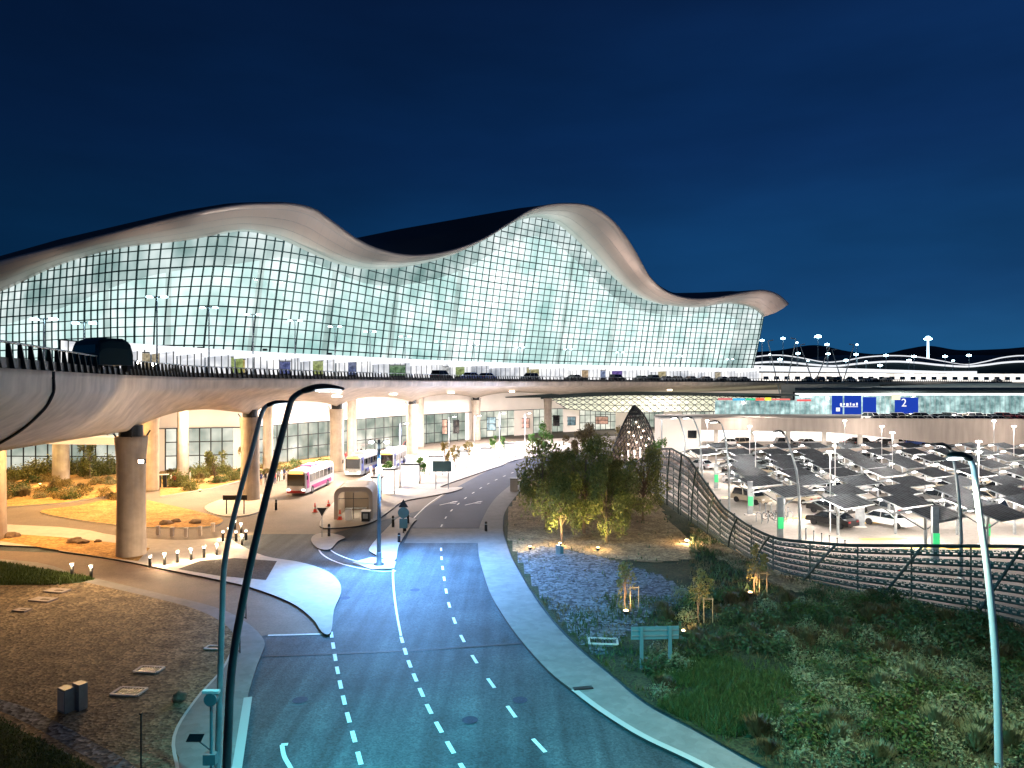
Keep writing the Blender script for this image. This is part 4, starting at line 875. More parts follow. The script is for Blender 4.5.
# small lamps near the railing (starburst ones)
for k, (px, d, s_) in enumerate([(153, 58, 1), (139, 54, .6)]):
    p = GD(px, d, 14.6); th = thing('railing_lamp', ['brightest round lamp just behind the flyover railing', 'smaller round lamp beside the brightest one behind the railing'][k], 'lamp', p)
    b = MB(); b.tube([(0, 0, 0), (0, 0, .95)], .05, 6); b.build('post', 'dark', th)
    b = MB(); b.lathe([(.05, 0), (.2 * s_, .1), (.22 * s_, .2), (.05, .32)], (0, 0, .9), 12); b.build('globe', emis('globe', (1, .9, .75), 30), th, True); point('lamp_light', (p.x, p.y - .35, 15.7), 120, (1, .85, .7), .1)
# ================================================================ FAR TERMINAL PIER, right background
pier = thing('terminal_pier', 'long low terminal pier with wavy glowing roof edges behind the far road', 'building', (170, 330, 12))
o0 = Vector((170, 330, 12))
def pp(name, b, m, smooth=False): b.v = [(x - o0.x, y - o0.y, z - o0.z) for x, y, z in b.v]; return b.build(name, m, pier, smooth)
M['edge_glow'] = emis('lit_roof_edge', (.9, .94, 1), .55); M['pier_lit'] = lit_panes('pier_lit', (.7, .62, .55), (1, .95, .9), .6, 1.3, nsc=.1)
w1 = [(735, 361), (760, 356.5), (780, 355.5), (800, 358), (825, 362.5), (845, 361), (865, 357.5), (890, 356), (915, 357), (940, 361), (965, 365), (985, 362), (1005, 357.5), (1030, 356), (1080, 360), (1150, 357)]
w2 = [(735, 366), (760, 362.5), (785, 362), (810, 364.5), (835, 366), (860, 363.5), (890, 361.5), (915, 362.5), (940, 365), (965, 366.5), (985, 365), (1005, 362.5), (1030, 361.5), (1080, 364), (1150, 362)]
for pts, d in ((w1, 420), (w2, 400)):
    L = crom([P(x, y, d) for x, y in pts], 5); b = MB(); b.tube(L, .55, 5); pp('lit_roof_edge', b, 'edge_glow')
L1 = crom([P(x, y, 420) for x, y in w1], 5); L2 = crom([P(x, y, 400) for x, y in w2], 5)
b = MB(); b.grid([[q + Vector((0, .3, 0)), p + Vector((0, 0, 0)), p + Vector((0, 60, 3)), Vector((p.x, p.y + 62, 12))] for p, q in zip(L1, L2)]); pp('roof', b, 'roof_dark')
b = MB(); b.grid([[Vector((q.x, q.y + 1, 14)), q + Vector((0, .6, -.6))] for q in L2]); pp('wall', b, 'roof_dark')
# low bright building along the far road
g = MB(); g.uv = []; xs = [750 + 4 * k for k in range(90)]
for i, px in enumerate(xs):
    d = interp([(750, 262), (1110, 300)], px); p, q = GD(px, d), GD(px + 4, d + .4); g.add([Vector((p.x, p.y, 14.8)), Vector((q.x, q.y, 14.8)), Vector((q.x, q.y, 18.2)), Vector((p.x, p.y, 18.2))], [(0, 1, 2, 3)]); g.uv += [(i + .1, .1), (i + .9, .1), (i + .9, .9), (i + .1, .9)]
pp('lit_front', g, 'pier_lit')
for k in range(26):
    px = 766 + k * 10.5; d = interp([(750, 262), (1110, 300)], px) - .4; b = MB(); b.box(GD(px, d, 16.3), (2.0, .2, 1.3)); pp('window', b, 'glass_dark')
b = MB(); b.grid([[GD(px, 250, interp([(745, 20.8), (975, 18.2), (990, 18)], px)), GD(px, 250, interp([(745, 18.6), (975, 17.7), (990, 17.6)], px)), GD(px, 262, 18.8)] for px in range(745, 985, 8)]); pp('canopy', b, 'canopy')
# ================================================================ FAR ROAD DECK to the right: beam
fd = thing('beam_wall', 'tan concrete beam wall under the far end of the flyover', 'wall', (95, 205, 8))
b = MB(); o0 = Vector((95, 205, 8))
def fpp(name, b, m, smooth=False): b.v = [(x - o0.x, y - o0.y, z - o0.z) for x, y, z in b.v]; return b.build(name, m, fd, smooth)
b.prism([GD(781, 200), GD(880, 212), GD(880, 216), GD(781, 204)], 11.75, 13.9); fpp('beam', b, 'parapet'); b = MB(); b.prism([GD(781, 199.6), GD(793, 201), GD(793, 204), GD(781, 203.6)], 5.4, 11.8); fpp('pier_column', b, 'parapet')
# lattice shell roof under the far deck
ls = thing('lattice_shell', 'arched shell of glowing pale yellow diamonds framed in dark bars under the flyover', 'roof', (30, 200, 4))
o0 = Vector((30, 200, 4)); pan = MB(); bar = MB()
def sh(u, v):  # u 0..1 along, v 0..1 from bottom to top
    px = 440 + 350 * u; d = 196 + 22 * u; zt = interp([(0, 9.6), (.25, 9.8), (.5, 11.2), (.72, 11.0), (1, 10.0)], u); zb = interp([(0, 7.3), (.3, 7.2), (.5, 5.6), (1, 5.8)], u)
    q = GD(px, d - 5 * v, zb + (zt - zb) * math.sin(v * math.pi / 2)); return q - o0
NU, NV = 44, 4
pan.grid([[sh(u / 44, v / 4) + Vector((0, .25, 0)) for v in range(5)] for u in range(45)])
for u in range(-NV, NU + NV):
    for s_ in (1, -1):
        pts = [(u + s_ * v, v) for v in range(NV + 1)]; pts = [(a, c) for a, c in pts if 0 <= a <= NU]
        if len(pts) > 1: bar.tube([sh(a / NU, c / NV) for a, c in pts], .1, 4, cap=False)
for v in range(NV + 1): bar.tube([sh(u / NU, v / NV) for u in range(NU + 1)], .1 if v < NV else .35, 4, cap=False)
pan.build('glowing_panels', mat('shell_panel', (.6, .58, .45), .6, nscale=.12, namt=.3, emit=(.95, .95, .72), estr=.42), ls); bar.build('lattice_bars', 'dark', ls)
rb = MB(); rb.grid([[GD(px, 186, interp([(505, 10.6), (560, 11.6), (640, 12.0), (790, 11.4), (800, 11.2)], px)) - o0, GD(px, 187, interp([(505, 10.3), (560, 10.4), (640, 11.1), (790, 10.8), (800, 10.8)], px)) - o0] for px in range(505, 800, 6)]); rb.build('dark_rim', 'roof_dark', ls)
# ================================================================ CAR PARK BUILDING: upper floor front, parapets, open floor
cpb = thing('parking_building', 'two level concrete car park with curved pale parapets and a bright open floor', 'car park', (50, 140, 0))
o0 = Vector((50, 140, 0))
def kp(name, b, m, smooth=False, label=None):
    b.v = [(x - o0.x, y - o0.y, z - o0.z) for x, y, z in b.v]; o = b.build(name, m, cpb, smooth)
    if label: o['label'] = label
    return o
def wallband(T0, T1, d0=140, th_=.5, pxs=range(700, 1200, 10), bulge=0):
    rows = []
    for px in pxs:
        a = GD(px, d0, interp(T1, px)); c = GD(px, d0, interp(T0, px)); rows.append([c + Vector((0, th_, 0)), c, a, a + Vector((0, th_, 0)), c + Vector((0, th_, 0))])
    b = MB(); b.grid(rows); return b
kp('upper_parapet', wallband([(655, 4.95), (824, 4.4), (870, 3.6), (940, 2.0), (1000, 1.9), (1200, 1.9)], [(655, 7.25), (1200, 6.9)]), 'parapet', label='tan upper parapet sweeping down on the right')
kp('lower_parapet', wallband([(700, 1.2), (820, .4), (900, -.1), (1000, -.5), (1200, -.5)], [(700, 1.9), (830, 1.9), (940, 1.7), (1000, 2.0), (1200, 2.1)], 139.2), 'parapet')
b = MB(); b.prism([GD(655, 140.6), GD(1200, 140.6), GD(1200, 188), GD(655, 188)], 5.5, 5.9); kp('roof_slab', b, 'lot')
b = MB(); b.prism([GD(655, 140.8), GD(1200, 140.8), GD(1200, 160), GD(655, 160)], .9, 1.1); kp('floor_slab', b, 'lot')
g = MB(); g.uv = []
for i, px in enumerate(range(660, 1200, 8)):
    p, q = GD(px, 158), GD(px + 8, 158); g.add([Vector((p.x, p.y, 1.1)), Vector((q.x, q.y, 1.1)), Vector((q.x, q.y, 5.5)), Vector((p.x, p.y, 5.5))], [(0, 1, 2, 3)]); g.uv += [(i + .1, .1), (i + .9, .1), (i + .9, .9), (i + .1, .9)]
kp('glowing_back_wall', g, lit_panes('park_interior', (1, .82, .66), (1, .97, .93), .8, 1.6, nsc=.1))  # wall emission stands in for the lamps of the open floor
for px in range(716, 950, 36): b = MB(); b.box(GD(px, 142, 3.3), (.7, .7, 4.4)); kp('column', b, 'concrete_white')
for (x, y, z, pw) in [(45, 136, 6.5, 900), (70, 134, 5.5, 1000), (98, 132, 5.5, 1300), (48, 150, 9.5, 1500), (75, 152, 9.5, 1800), (100, 155, 9.5, 2000), (125, 158, 9.5, 2000), (60, 172, 9.8, 2500), (100, 176, 9.8, 2800), (40, 148, 4.9, 900), (58, 148, 4.9, 900), (76, 148, 4.9, 900)]: point('park_fill_light', (x, y, z), pw, (1, .86, .76), .3)  # points without fittings, added to brighten parapet, roof cars and open floor
# stair tower block
st = thing('stair_tower', 'white stair block with a dark window at the left end of the car park', 'building', GD(680, 134))
b = MB(); b.box((0, 2, 3.7), (7.8, 5, 7.4)); b.build('wall', 'glow_wall', st); b = MB(); b.box((2.2, -.53, 4.4), (1.7, .1, 1.5)); b.build('window', 'glass_dark', st); b = MB(); b.box((-3.6, -.55, 3.7), (.25, .1, 7.2)); b.build('downpipe', 'steel', st); b = MB(); b.box((0, 2, 7.5), (8.1, 5.3, .25)); b.build('roof_edge', 'concrete_white', st)
# terminal annex front behind the roof deck
ax = thing('parking_terminal_front', 'long glazed front with blue panels and a bright soffit behind the parked cars', 'building', (70, 188, 5.9))
o0 = Vector((70, 188, 5.9))
def xp(name, b, m, smooth=False, label=None):
    b.v = [(x - o0.x, y - o0.y, z - o0.z) for x, y, z in b.v]; o = b.build(name, m, ax, smooth)
    if label: o['label'] = label
    return o
M['teal_glass'] = lit_panes('teal_front', (.05, .25, .26), (.75, 1, .97), .12, .85, nsc=.12)
g = MB(); g.uv = []; mv = MB()
for i, px in enumerate(range(715, 1200, 5)):
    zt = 9.6 if px < 795 else 11.0
    for j in range(2):
        z0 = 5.9 + (zt - 5.9) * j / 2; z1 = 5.9 + (zt - 5.9) * (j + 1) / 2; p, q = GD(px, 188), GD(px + 5, 188)
        g.add([Vector((p.x, p.y, z0)), Vector((q.x, q.y, z0)), Vector((q.x, q.y, z1)), Vector((p.x, p.y, z1))], [(0, 1, 2, 3)]); g.uv += [(i + .1, j + .1), (i + .9, j + .1), (i + .9, j + .9), (i + .1, j + .9)]
    mv.tube([GD(px, 187.8, 5.9), GD(px, 187.8, zt)], .08, 4)
xp('glazing', g, 'teal_glass'); xp('mullions', mv, 'steel')
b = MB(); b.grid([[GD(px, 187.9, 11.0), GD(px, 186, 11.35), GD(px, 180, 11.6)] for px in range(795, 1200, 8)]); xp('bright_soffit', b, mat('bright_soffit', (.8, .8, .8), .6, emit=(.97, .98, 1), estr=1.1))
b = MB(); rows = []
for px in range(795, 1200, 6): rows.append([GD(px, 179.5, 11.65), GD(px, 179.3, 12.2 + .25 * noise.noise(Vector((px * .08, 0, 0)))), GD(px, 184, 12.9 + .5 * noise.noise(Vector((px * .06, 2, 0)))), GD(px, 196, 13.0)])
b.grid(rows); xp('roof_edge', b, 'roof_dark', True)
b = MB(); b.grid([[GD(px, 200, 12.4), GD(px, 200, interp([(840, 12.9), (960, 14.2), (1010, 14.3), (1200, 13.6)], px))] for px in range(840, 1200, 8)]); xp('pale_roof_wing', b, 'concrete_white')
MB_blue = emis('blue_panel', (.02, .07, .55), .42)
for (a, c, zt) in [(832, 842.5, 10.9), (844.5, 861, 10.9), (863, 876, 10.5), (895, 918, 10.4)]:
    b = MB(); p, q = GD(a, 187.2), GD(c, 187.2); b.box(((p.x + q.x) / 2, 187.2, (5.9 + zt) / 2), (q.x - p.x, .3, zt - 5.9)); xp('blue_panel', b, MB_blue)
def text(name, body, size, loc, m, parent, rot=(R(90), 0, 0), ext=.01):
    cu = bpy.data.curves.new(name, 'FONT'); cu.body = body; cu.size = size; cu.extrude = ext; cu.align_x = 'CENTER'
    o = bpy.data.objects.new(name, cu); C.objects.link(o); bpy.context.view_layer.update()
    me = bpy.data.meshes.new_from_object(o.evaluated_get(bpy.context.evaluated_depsgraph_get())); bpy.data.objects.remove(o)
    me.materials.clear(); me.materials.append(M[m] if isinstance(m, str) else m)
    o = bpy.data.objects.new(name, me); C.objects.link(o); o.location = loc; o.rotation_euler = rot; o.parent = parent; return o
M['sign_white'] = emis('sign_white', (1, 1, 1), .6)
p = GD(904, 186.8, 8.0); text('numeral', '2', 3.0, p - o0, 'sign_white', ax)
p = GD(850, 186.8, 8.2); b = MB()
for k, w_ in enumerate((.5, .35, .6, .3, .55, .4)): b.box(p + Vector((-2.4 + k * .85, 0, .3 + .12 * (k % 2))), (w_, .08, .75 - .2 * (k % 3 == 1)))
b.box(p + Vector((-.2, 0, -.25)), (4.6, .08, .16)); xp('sign_marks', b, 'sign_white')
p = GD(838, 186.8, 7.2); b = MB(); b.box(p, (1, .08, 1)); xp('sign_square', b, 'sign_white')
for k, (a, c, z0, z1, cl) in enumerate([(718, 732, 9.7, 10.3, (.4, .12, .12)), (733, 745, 9.6, 10.2, (.05, .3, .5)), (746, 755, 9.7, 10.2, (.03, .4, .2)), (756, 764, 9.6, 10.3, (.7, .1, .05)), (765, 771, 9.6, 10.4, (.7, .6, .05)), (772, 790, 9.7, 10.1, (.6, .12, .1)), (797, 811, 9.4, 9.9, (.6, .08, .08)), (800, 812, 10.4, 11.2, (.9, .95, 1)), (892, 900, 9.8, 11.3, (.9, .85, .4))]):
    b = MB(); p, q = GD(a, 186.5), GD(c, 186.5); b.box(((p.x + q.x) / 2, 186.5, (z0 + z1) / 2), (q.x - p.x, .2, z1 - z0)); xp('sign_strip', b, emis('sign_strip', cl, 1.0))
cr_ = random.Random(5)
cc = ['white', 'silver', 'white', 'grey', 'white', 'beige', 'black', 'white', 'silver']
for k in range(30):
    px = 872 + k * 6.6 + cr_.uniform(-1.5, 1.5); d = 146 if k % 2 else 156; col = 'red' if px > 1010 and d < 150 or 1000 < px < 1012 else cc[k % 9]
    put_car(GD(px, d, 5.92), (cr_.uniform(-.12, .12) + (1.2 if k % 3 else .3)), col, k % 4 == 0, '%s car on the car park roof, %s from the left' % (col, ORD[k]), 'cars on the car park roof')
for k, (px, col) in enumerate([(786, 'grey'), (807, 'silver'), (856, 'grey'), (862, 'black'), (886, 'black'), (896, 'white'), (914, 'blue'), (933, 'grey'), (730, 'white'), (745, 'beige')]):
    put_car(GD(px, 146, 1.15), R(90) + (.3 if k % 2 else 0), col, k % 3 == 0, '%s car on the bright open car park floor, %s from the left' % (col, ORD[sorted([786, 807, 856, 862, 886, 896, 914, 933, 730, 745]).index(px)]), 'cars on the open floor')
# ================================================================ SHADE CANOPIES
def shade_proto():
    th = thing('shade_canopy', '', 'shade canopy', (0, 0, 0), 0, 'dark shade canopies of the open car park'); A, B, H = 2.35, 2.1, 2.9
    b = MB(); b.add([(-A, -B, H + .1), (A, -B, H + .1), (A, 0, H + .75), (-A, 0, H + .75), (-A, B, H + .1), (A, B, H + .1)], [(0, 1, 2, 3), (3, 2, 5, 4)])
    b.add([(-A, -B, H + .02), (A, -B, H + .02), (A, 0, H + .67), (-A, 0, H + .67), (-A, B, H + .02), (A, B, H + .02)], [(3, 2, 1, 0), (4, 5, 2, 3)]); b.build('panel', 'shade', th)
    b = MB()
    for k in range(9):
        x = -A + (k + .5) * 2 * A / 9
        b.add([(x - .03, -B, H + .115), (x + .03, -B, H + .115), (x + .03, 0, H + .765), (x - .03, 0, H + .765)], [(0, 1, 2, 3)]); b.add([(x - .03, 0, H + .765), (x + .03, 0, H + .765), (x + .03, B, H + .115), (x - .03, B, H + .115)], [(0, 1, 2, 3)])
    b.build('slats', 'slat', th)
    b = MB()
    for x in (-A, 0, A):
        b.tube([(x, -B, H), (x, 0, H + .65), (x, B, H)], .07, 4)
    for y in (-B, B): b.tube([(-A, y, H), (A, y, H)], .07, 4)
    b.build('frame', 'steel', th)
    b = MB(); b.tube([(0, 0, 0), (0, 0, H + .6)], .13, 8); b.build('post', 'steel', th)
    for s_ in (-1, 1):
        b = MB(); b.tube([(0, 0, H - 1.2), (s_ * A * .9, -B * .5, H + .2)], .06, 5); b.tube([(0, 0, H - 1.2), (s_ * A * .9, B * .5, H + .2)], .06, 5); b.build('strut', 'steel_dark', th)
    b = MB(); b.box((0, -.9, H + .3), (2.2, .22, .1)); b.box((0, .9, H + .3), (2.2, .22, .1)); b.build('lamp_strip', emis('canopy_lamp', (1, .96, .9), 16), th)
    return th
shp = shade_proto(); first = True; nn_c = 0
rowsd = [(59, 925), (65, 838), (71.5, 782), (78.5, 752), (86, 744), (94, 740), (102.5, 738), (112, 700), (123, 716)]
cr_ = random.Random(11)
for r_i, (d, pxmin) in enumerate(rowsd):
    X = (pxmin - 512) / F * d; k = 0
    while X < (1045 - 512) / F * d:
        loc = (X, d + cr_.uniform(-.5, .5), 0); rz = R(32) + cr_.uniform(-.04, .04)
        lb = 'dark shade canopy, %s from the left in the %s row from the screen' % (ORD[k], ORD[r_i])
        if first: shp.location = loc; shp.rotation_euler = (0, 0, rz); shp['label'] = lb; first = False
        else: copy_tree(shp, loc, rz, lb)
        nn_c += 1
        if r_i > 0 and cr_.random() < .7:
            col = cr_.choice(['white', 'white', 'silver', 'grey', 'black', 'beige'])
            put_car((X + 1.2, d + 3.9, .02), R(32) + cr_.choice([0, math.pi]), col, cr_.random() < .35, '%s car behind the %s canopy of the %s row from the screen' % (col, ORD[k], ORD[r_i]), 'cars in the open car park')
        X += 5.5; k += 1
lf = thing('added_lot_masts', 'row of slim white added fill light masts among the car park canopies', 'floodlights', (45, 90, 0))  # masts added to light the canopy tops and the lot
for (x, y) in [(30, 66), (44, 66), (36, 78), (52, 78), (32, 92), (50, 92), (68, 92), (36, 106), (56, 106), (76, 106), (34, 122), (58, 122), (84, 122)]:
    b = MB(); b.tube([(x - 45, y - 90, 0), (x - 45, y - 90, 7.6)], .06, 6); b.build('mast', 'white', lf); b = MB(); b.box((x - 45, y - 90, 7.6), (.5, .3, .12)); b.build('lamp_head', 'lens_white', lf)
    point('lot_fill_light', (x, y, 7.2), 1300, (1, .93, .87), .25)
for (x, y) in [(28, 62), (36, 62), (45, 62), (30, 72), (40, 72), (50, 72), (29, 84), (40, 84), (52, 84), (63, 84), (30, 96), (44, 96), (58, 96), (72, 96), (33, 110), (50, 110), (67, 110), (84, 110), (36, 124), (55, 124), (75, 124), (95, 124)]: point('canopy_light', (x, y, 2.5), 900, (1, .84, .72), .3)
# green sign pillars
for k, (px, py, h, lb) in enumerate([(716, 489, 3.4, 'slim steel pillar with green sign, farthest of the green sign pillars'), (750, 515, 3.6, 'slim steel pillar with green sign beside the bicycle rack'), (780, 541, 3.9, 'steel pillar with green sign standing next to the curved lamp pole'), (935, 563, 4.4, 'steel pillar with green sign behind the lattice screen'), (986, 545, 3.2, 'short steel pillar with green sign behind the right white lamp pole'), (860, 527, 2.2, 'short grey ticket pillar in the open car park')]):
    p = G(px, py); th = thing('sign_pillar', lb, 'sign pillar', p, 0, 'sign pillars of the car park'); b = MB(); b.box((0, 0, h / 2), (.5 if k < 5 else .8, .25, h)); b.build('pillar', 'steel', th)
    if k < 5: b = MB(); b.box((0, -.18, h * .42), (.48, .1, 1.0)); b.build('green_sign', 'green_sign', th)
    b = MB(); b.box((0, 0, .05), (1.1, .6, .1)); b.build('base', 'concrete_white', th)
# bicycle rack
p = G(775, 522); th = thing('bicycle_rack', 'steel hoop rack with bicycles at the car park corner', 'bicycle rack', p, .2)
for k in range(6): b = MB(); x = -1.8 + k * .7; b.tube([(x, -.5, 0), (x, -.5, .8), (x, -.3, 1), (x, .3, 1), (x, .5, .8), (x, .5, 0)], .04, 6); b.build('hoop', 'steel', th)
for k in range(2):
    p2 = G(770 + k * 8, 520); bt = thing('bicycle', ['dark bicycle leaning in the left of the hoop rack', 'dark bicycle leaning in the right of the hoop rack'][k], 'bicycle', p2, .9)
    for y in (-.52, .52):
        b = MB(); n = 16; b.tube([(0, y + .33 * math.cos(2 * math.pi * i / n), .34 + .33 * math.sin(2 * math.pi * i / n)) for i in range(n + 1)], .025, 5); b.build('wheel', 'black', bt)
    b = MB()
    for a, c in [((0, -.52, .34), (0, -.35, .85)), ((0, -.35, .8), (0, .2, .8)), ((0, -.35, .75), (0, .02, .3)), ((0, .02, .3), (0, .2, .85)), ((0, .02, .3), (0, .52, .34)), ((0, .2, .75), (0, .52, .34))]: b.tube([a, c], .025, 5)
    b.build('frame', 'dark', bt); b = MB(); b.box((0, .2, .9), (.14, .26, .06)); b.build('saddle', 'black', bt); b = MB(); b.tube([(-.28, -.3, .98), (0, -.37, .93), (.28, -.3, .98)], .02, 5); b.build('handlebar', 'dark', bt)
# bollard row in the car park
k = 0
for (x0, y0, x1, y1, n) in [(760, 511, 788, 517, 6), (806, 540, 845, 553, 6)]:
    for i in range(n):
        t = i / (n - 1); p = G(x0 + (x1 - x0) * t, y0 + (y1 - y0) * t); th = thing('steel_bollard', 'thin steel bollard %s of the car park rows counted from the left' % ORD[k], 'bollard', p, 0, 'steel bollards of the car park'); k += 1
        b = MB(); b.tube([(0, 0, 0), (0, 0, 1.0)], .05, 8); b.build('post', 'steel', th); b = MB(); b.lathe([(.06, 0), (.06, .05), (.02, .08)], (0, 0, 1.0), 8); b.build('cap', 'dark', th)
# ================================================================ LATTICE SCREEN
def mesh_mat(name, col, dens, sc_):
    m = bpy.data.materials.new(name); m.use_nodes = True; nt = m.node_tree; bs = nt.nodes['Principled BSDF']; bs.inputs['Base Color'].default_value = (*col, 1); bs.inputs['Metallic'].default_value = .4; bs.inputs['Roughness'].default_value = .5
    tr = nt.nodes.new('ShaderNodeBsdfTransparent'); mx = nt.nodes.new('ShaderNodeMixShader'); vo = nt.nodes.new('ShaderNodeTexVoronoi'); vo.inputs['Scale'].default_value = sc_; tc = nt.nodes.new('ShaderNodeTexCoord'); nt.links.new(tc.outputs['Object'], vo.inputs['Vector'])
    gt = nt.nodes.new('ShaderNodeMath'); gt.operation = 'GREATER_THAN'; gt.inputs[1].default_value = dens; nt.links.new(vo.outputs['Distance'], gt.inputs[0])
    nt.links.new(gt.outputs[0], mx.inputs[0]); nt.links.new(tr.outputs[0], mx.inputs[1]); nt.links.new(bs.outputs[0], mx.inputs[2]); nt.links.new(mx.outputs[0], nt.nodes['Material Output'].inputs['Surface']); return m
scr = thing('lattice_screen', 'long dark metal lattice screen rising in a wave along the car park edge', 'screen', (22.7, 47, 0))
o0 = Vector((22.7, 47, 0)); HT = [(10, 5.2), (25, 5), (40, 4.75), (43.4, 4.0), (47, 3.2), (51, 2.75), (56, 3.0), (60, 3.5), (65, 5.1), (70, 6.6), (77, 6.9), (84, 6.2), (91, 4.9), (97, 3.3), (106, 2.2), (115, 1.6)]
pth = crom([Vector((x, d, interp(HT, d))) for d, x in FB[:1] + FB[1:]], 12)
dpt = []
cumd = [0]
for a, c in zip(pth, pth[1:]): cumd.append(cumd[-1] + math.hypot(c.x - a.x, c.y - a.y))
def sc_at(s, v):
    for i in range(len(pth) - 1):
        if cumd[i + 1] >= s:
            t = (s - cumd[i]) / (cumd[i + 1] - cumd[i]); p = pth[i].lerp(pth[i + 1], t); break
    else: p = pth[-1]
    ht = interp(HT, p.y) - .05; off = .9 * v + .35 * math.sin(v * math.pi)   # the skin leans and bellies outwards
    return Vector((p.x - off * .35, p.y - off * .15, .05 + ht * v)) - o0
M['fence_mesh'] = mesh_mat('fence_mesh', (.12, .15, .14), .42, 9)
LL = cumd[-1]; st_ = .45; ns_ = int(LL / .9)
for j in range(8):
    v = j / 7; b = MB(); pts = [sc_at(LL * i / ns_, v) for i in range(ns_ + 1)]; b.tube(pts, .075 if j < 7 else .11, 5, cap=False)
    if j < 7:
        v2 = v + .045; pt2 = [sc_at(LL * i / ns_, v2) for i in range(ns_ + 1)]; b.tube(pt2, .035, 4, cap=False)
        s = 0
        while s < LL:
            a, c = sc_at(s, v), sc_at(s, v2); a2, c2 = sc_at(s + .2, v), sc_at(s + .2, v2); b.add([a, a2, c2, c], [(0, 1, 2, 3)]); s += .42
    b.build('perforated_rail', 'fence', scr)
    if j < 7: b = MB(); b.grid([[sc_at(LL * i / ns_, v + .045), sc_at(LL * i / ns_, v + .085)] for i in range(ns_ + 1)]); b.build('mesh_band', 'fence_mesh', scr)
for s_ in (1,):
    s = -3
    while s < LL:
        a = max(s, 0); b = MB(); pts = [sc_at(min(LL, max(0, s - 2.6 * (k / 6) + 2.6)), k / 6) + Vector((-.06, -.06, 0)) for k in range(7)]; b.tube(pts, .085, 5); b.build('diagonal_rib', 'fence', scr); s += 5.2
s = 1.0
while s < LL:
    p = sc_at(s, 0); q = sc_at(s, 1); b = MB(); b.tube([Vector((q.x + .3, q.y + .2, 0)), Vector((q.x + .3, q.y + .2, q.z))], .06, 6); b.build('post', 'fence', scr); s += 3.2
# upper mesh infill where the wave is tall: bronze sheet between the upper rails
b = MB(); rows = []
for i in range(60):
    s = LL * (.5 + .36 * i / 59); rows.append([sc_at(s, .72), sc_at(s, .86), sc_at(s, .99)])
M['bronze_mesh'] = mesh_mat('bronze_mesh', (.22, .15, .09), .45, 6)
b.grid(rows); b.build('bronze_mesh', 'bronze_mesh', scr)
# pointed lattice pavilion
lp = thing('lattice_pavilion', 'tall pointed lattice shell with small lights behind the tree cluster', 'pavilion', GD(632, 112))
o0 = Vector(lp.location); Hh = 10.6
def lf_pt(u, v, back=0):
    xl = -3.9 * (1 - v ** 1.35) ** .9; xr = 3.8 * (1 - v ** 2.6) ** .8; x = xl + (xr - xl) * u; y = -1.6 * math.sin(math.pi * u) * (1 - v * .6) + (5 * back)
    return Vector((x + .3 * v, y, Hh * v))
M['pav_mesh'] = mesh_mat('pavilion_mesh', (.25, .2, .16), .38, 4)
point('pavilion_light', (o0.x, o0.y - 4.5, 3), 500, (1, .8, .7), .3); point('pavilion_light', (o0.x, o0.y + 1.5, 5), 400, (1, .75, .7), .3)
b = MB(); b.grid([[lf_pt(i / 12, j / 14) for j in range(15)] for i in range(13)]); b.build('mesh_skin', 'pav_mesh', lp, True)
b = MB()
for i in range(-8, 13):
    for s_ in (1, -1):
        pts = [((i + s_ * j * .6 + (0 if s_ > 0 else 5)) / 12, j / 14) for j in range(15)]; pts = [q for q in pts if 0 <= q[0] <= 1]
        if len(pts) > 1: b.tube([lf_pt(*q) + Vector((0, -.06, 0)) for q in pts], .06, 4, cap=False)
b.build('lattice_bars', 'dark', lp)
for u in (0, 1): b = MB(); b.tube([lf_pt(u, j / 14) for j in range(15)], .16, 6); b.build('edge_rib', 'dark', lp)
for k, (u, v) in enumerate([(.5, .45), (.62, .52), (.7, .62), (.4, .55), (.3, .42), (.75, .4), (.55, .68), (.85, .5), (.6, .36), (.45, .75), (.25, .6)]):
    q = lf_pt(u, v) + Vector((0, -.15, 0)); b = MB(); b.lathe([(.02, -.1), (.13, 0), (.02, .1)], q, 8); b.build('small_lamp', 'lens_warm', lp)
for k in range(4): b = MB(); x = -1.9 + k * .95; b.tube([(x, -2.1, 0), (x, -2.1, 3.6)], .13, 8); b.build('white_post', 'white', lp)
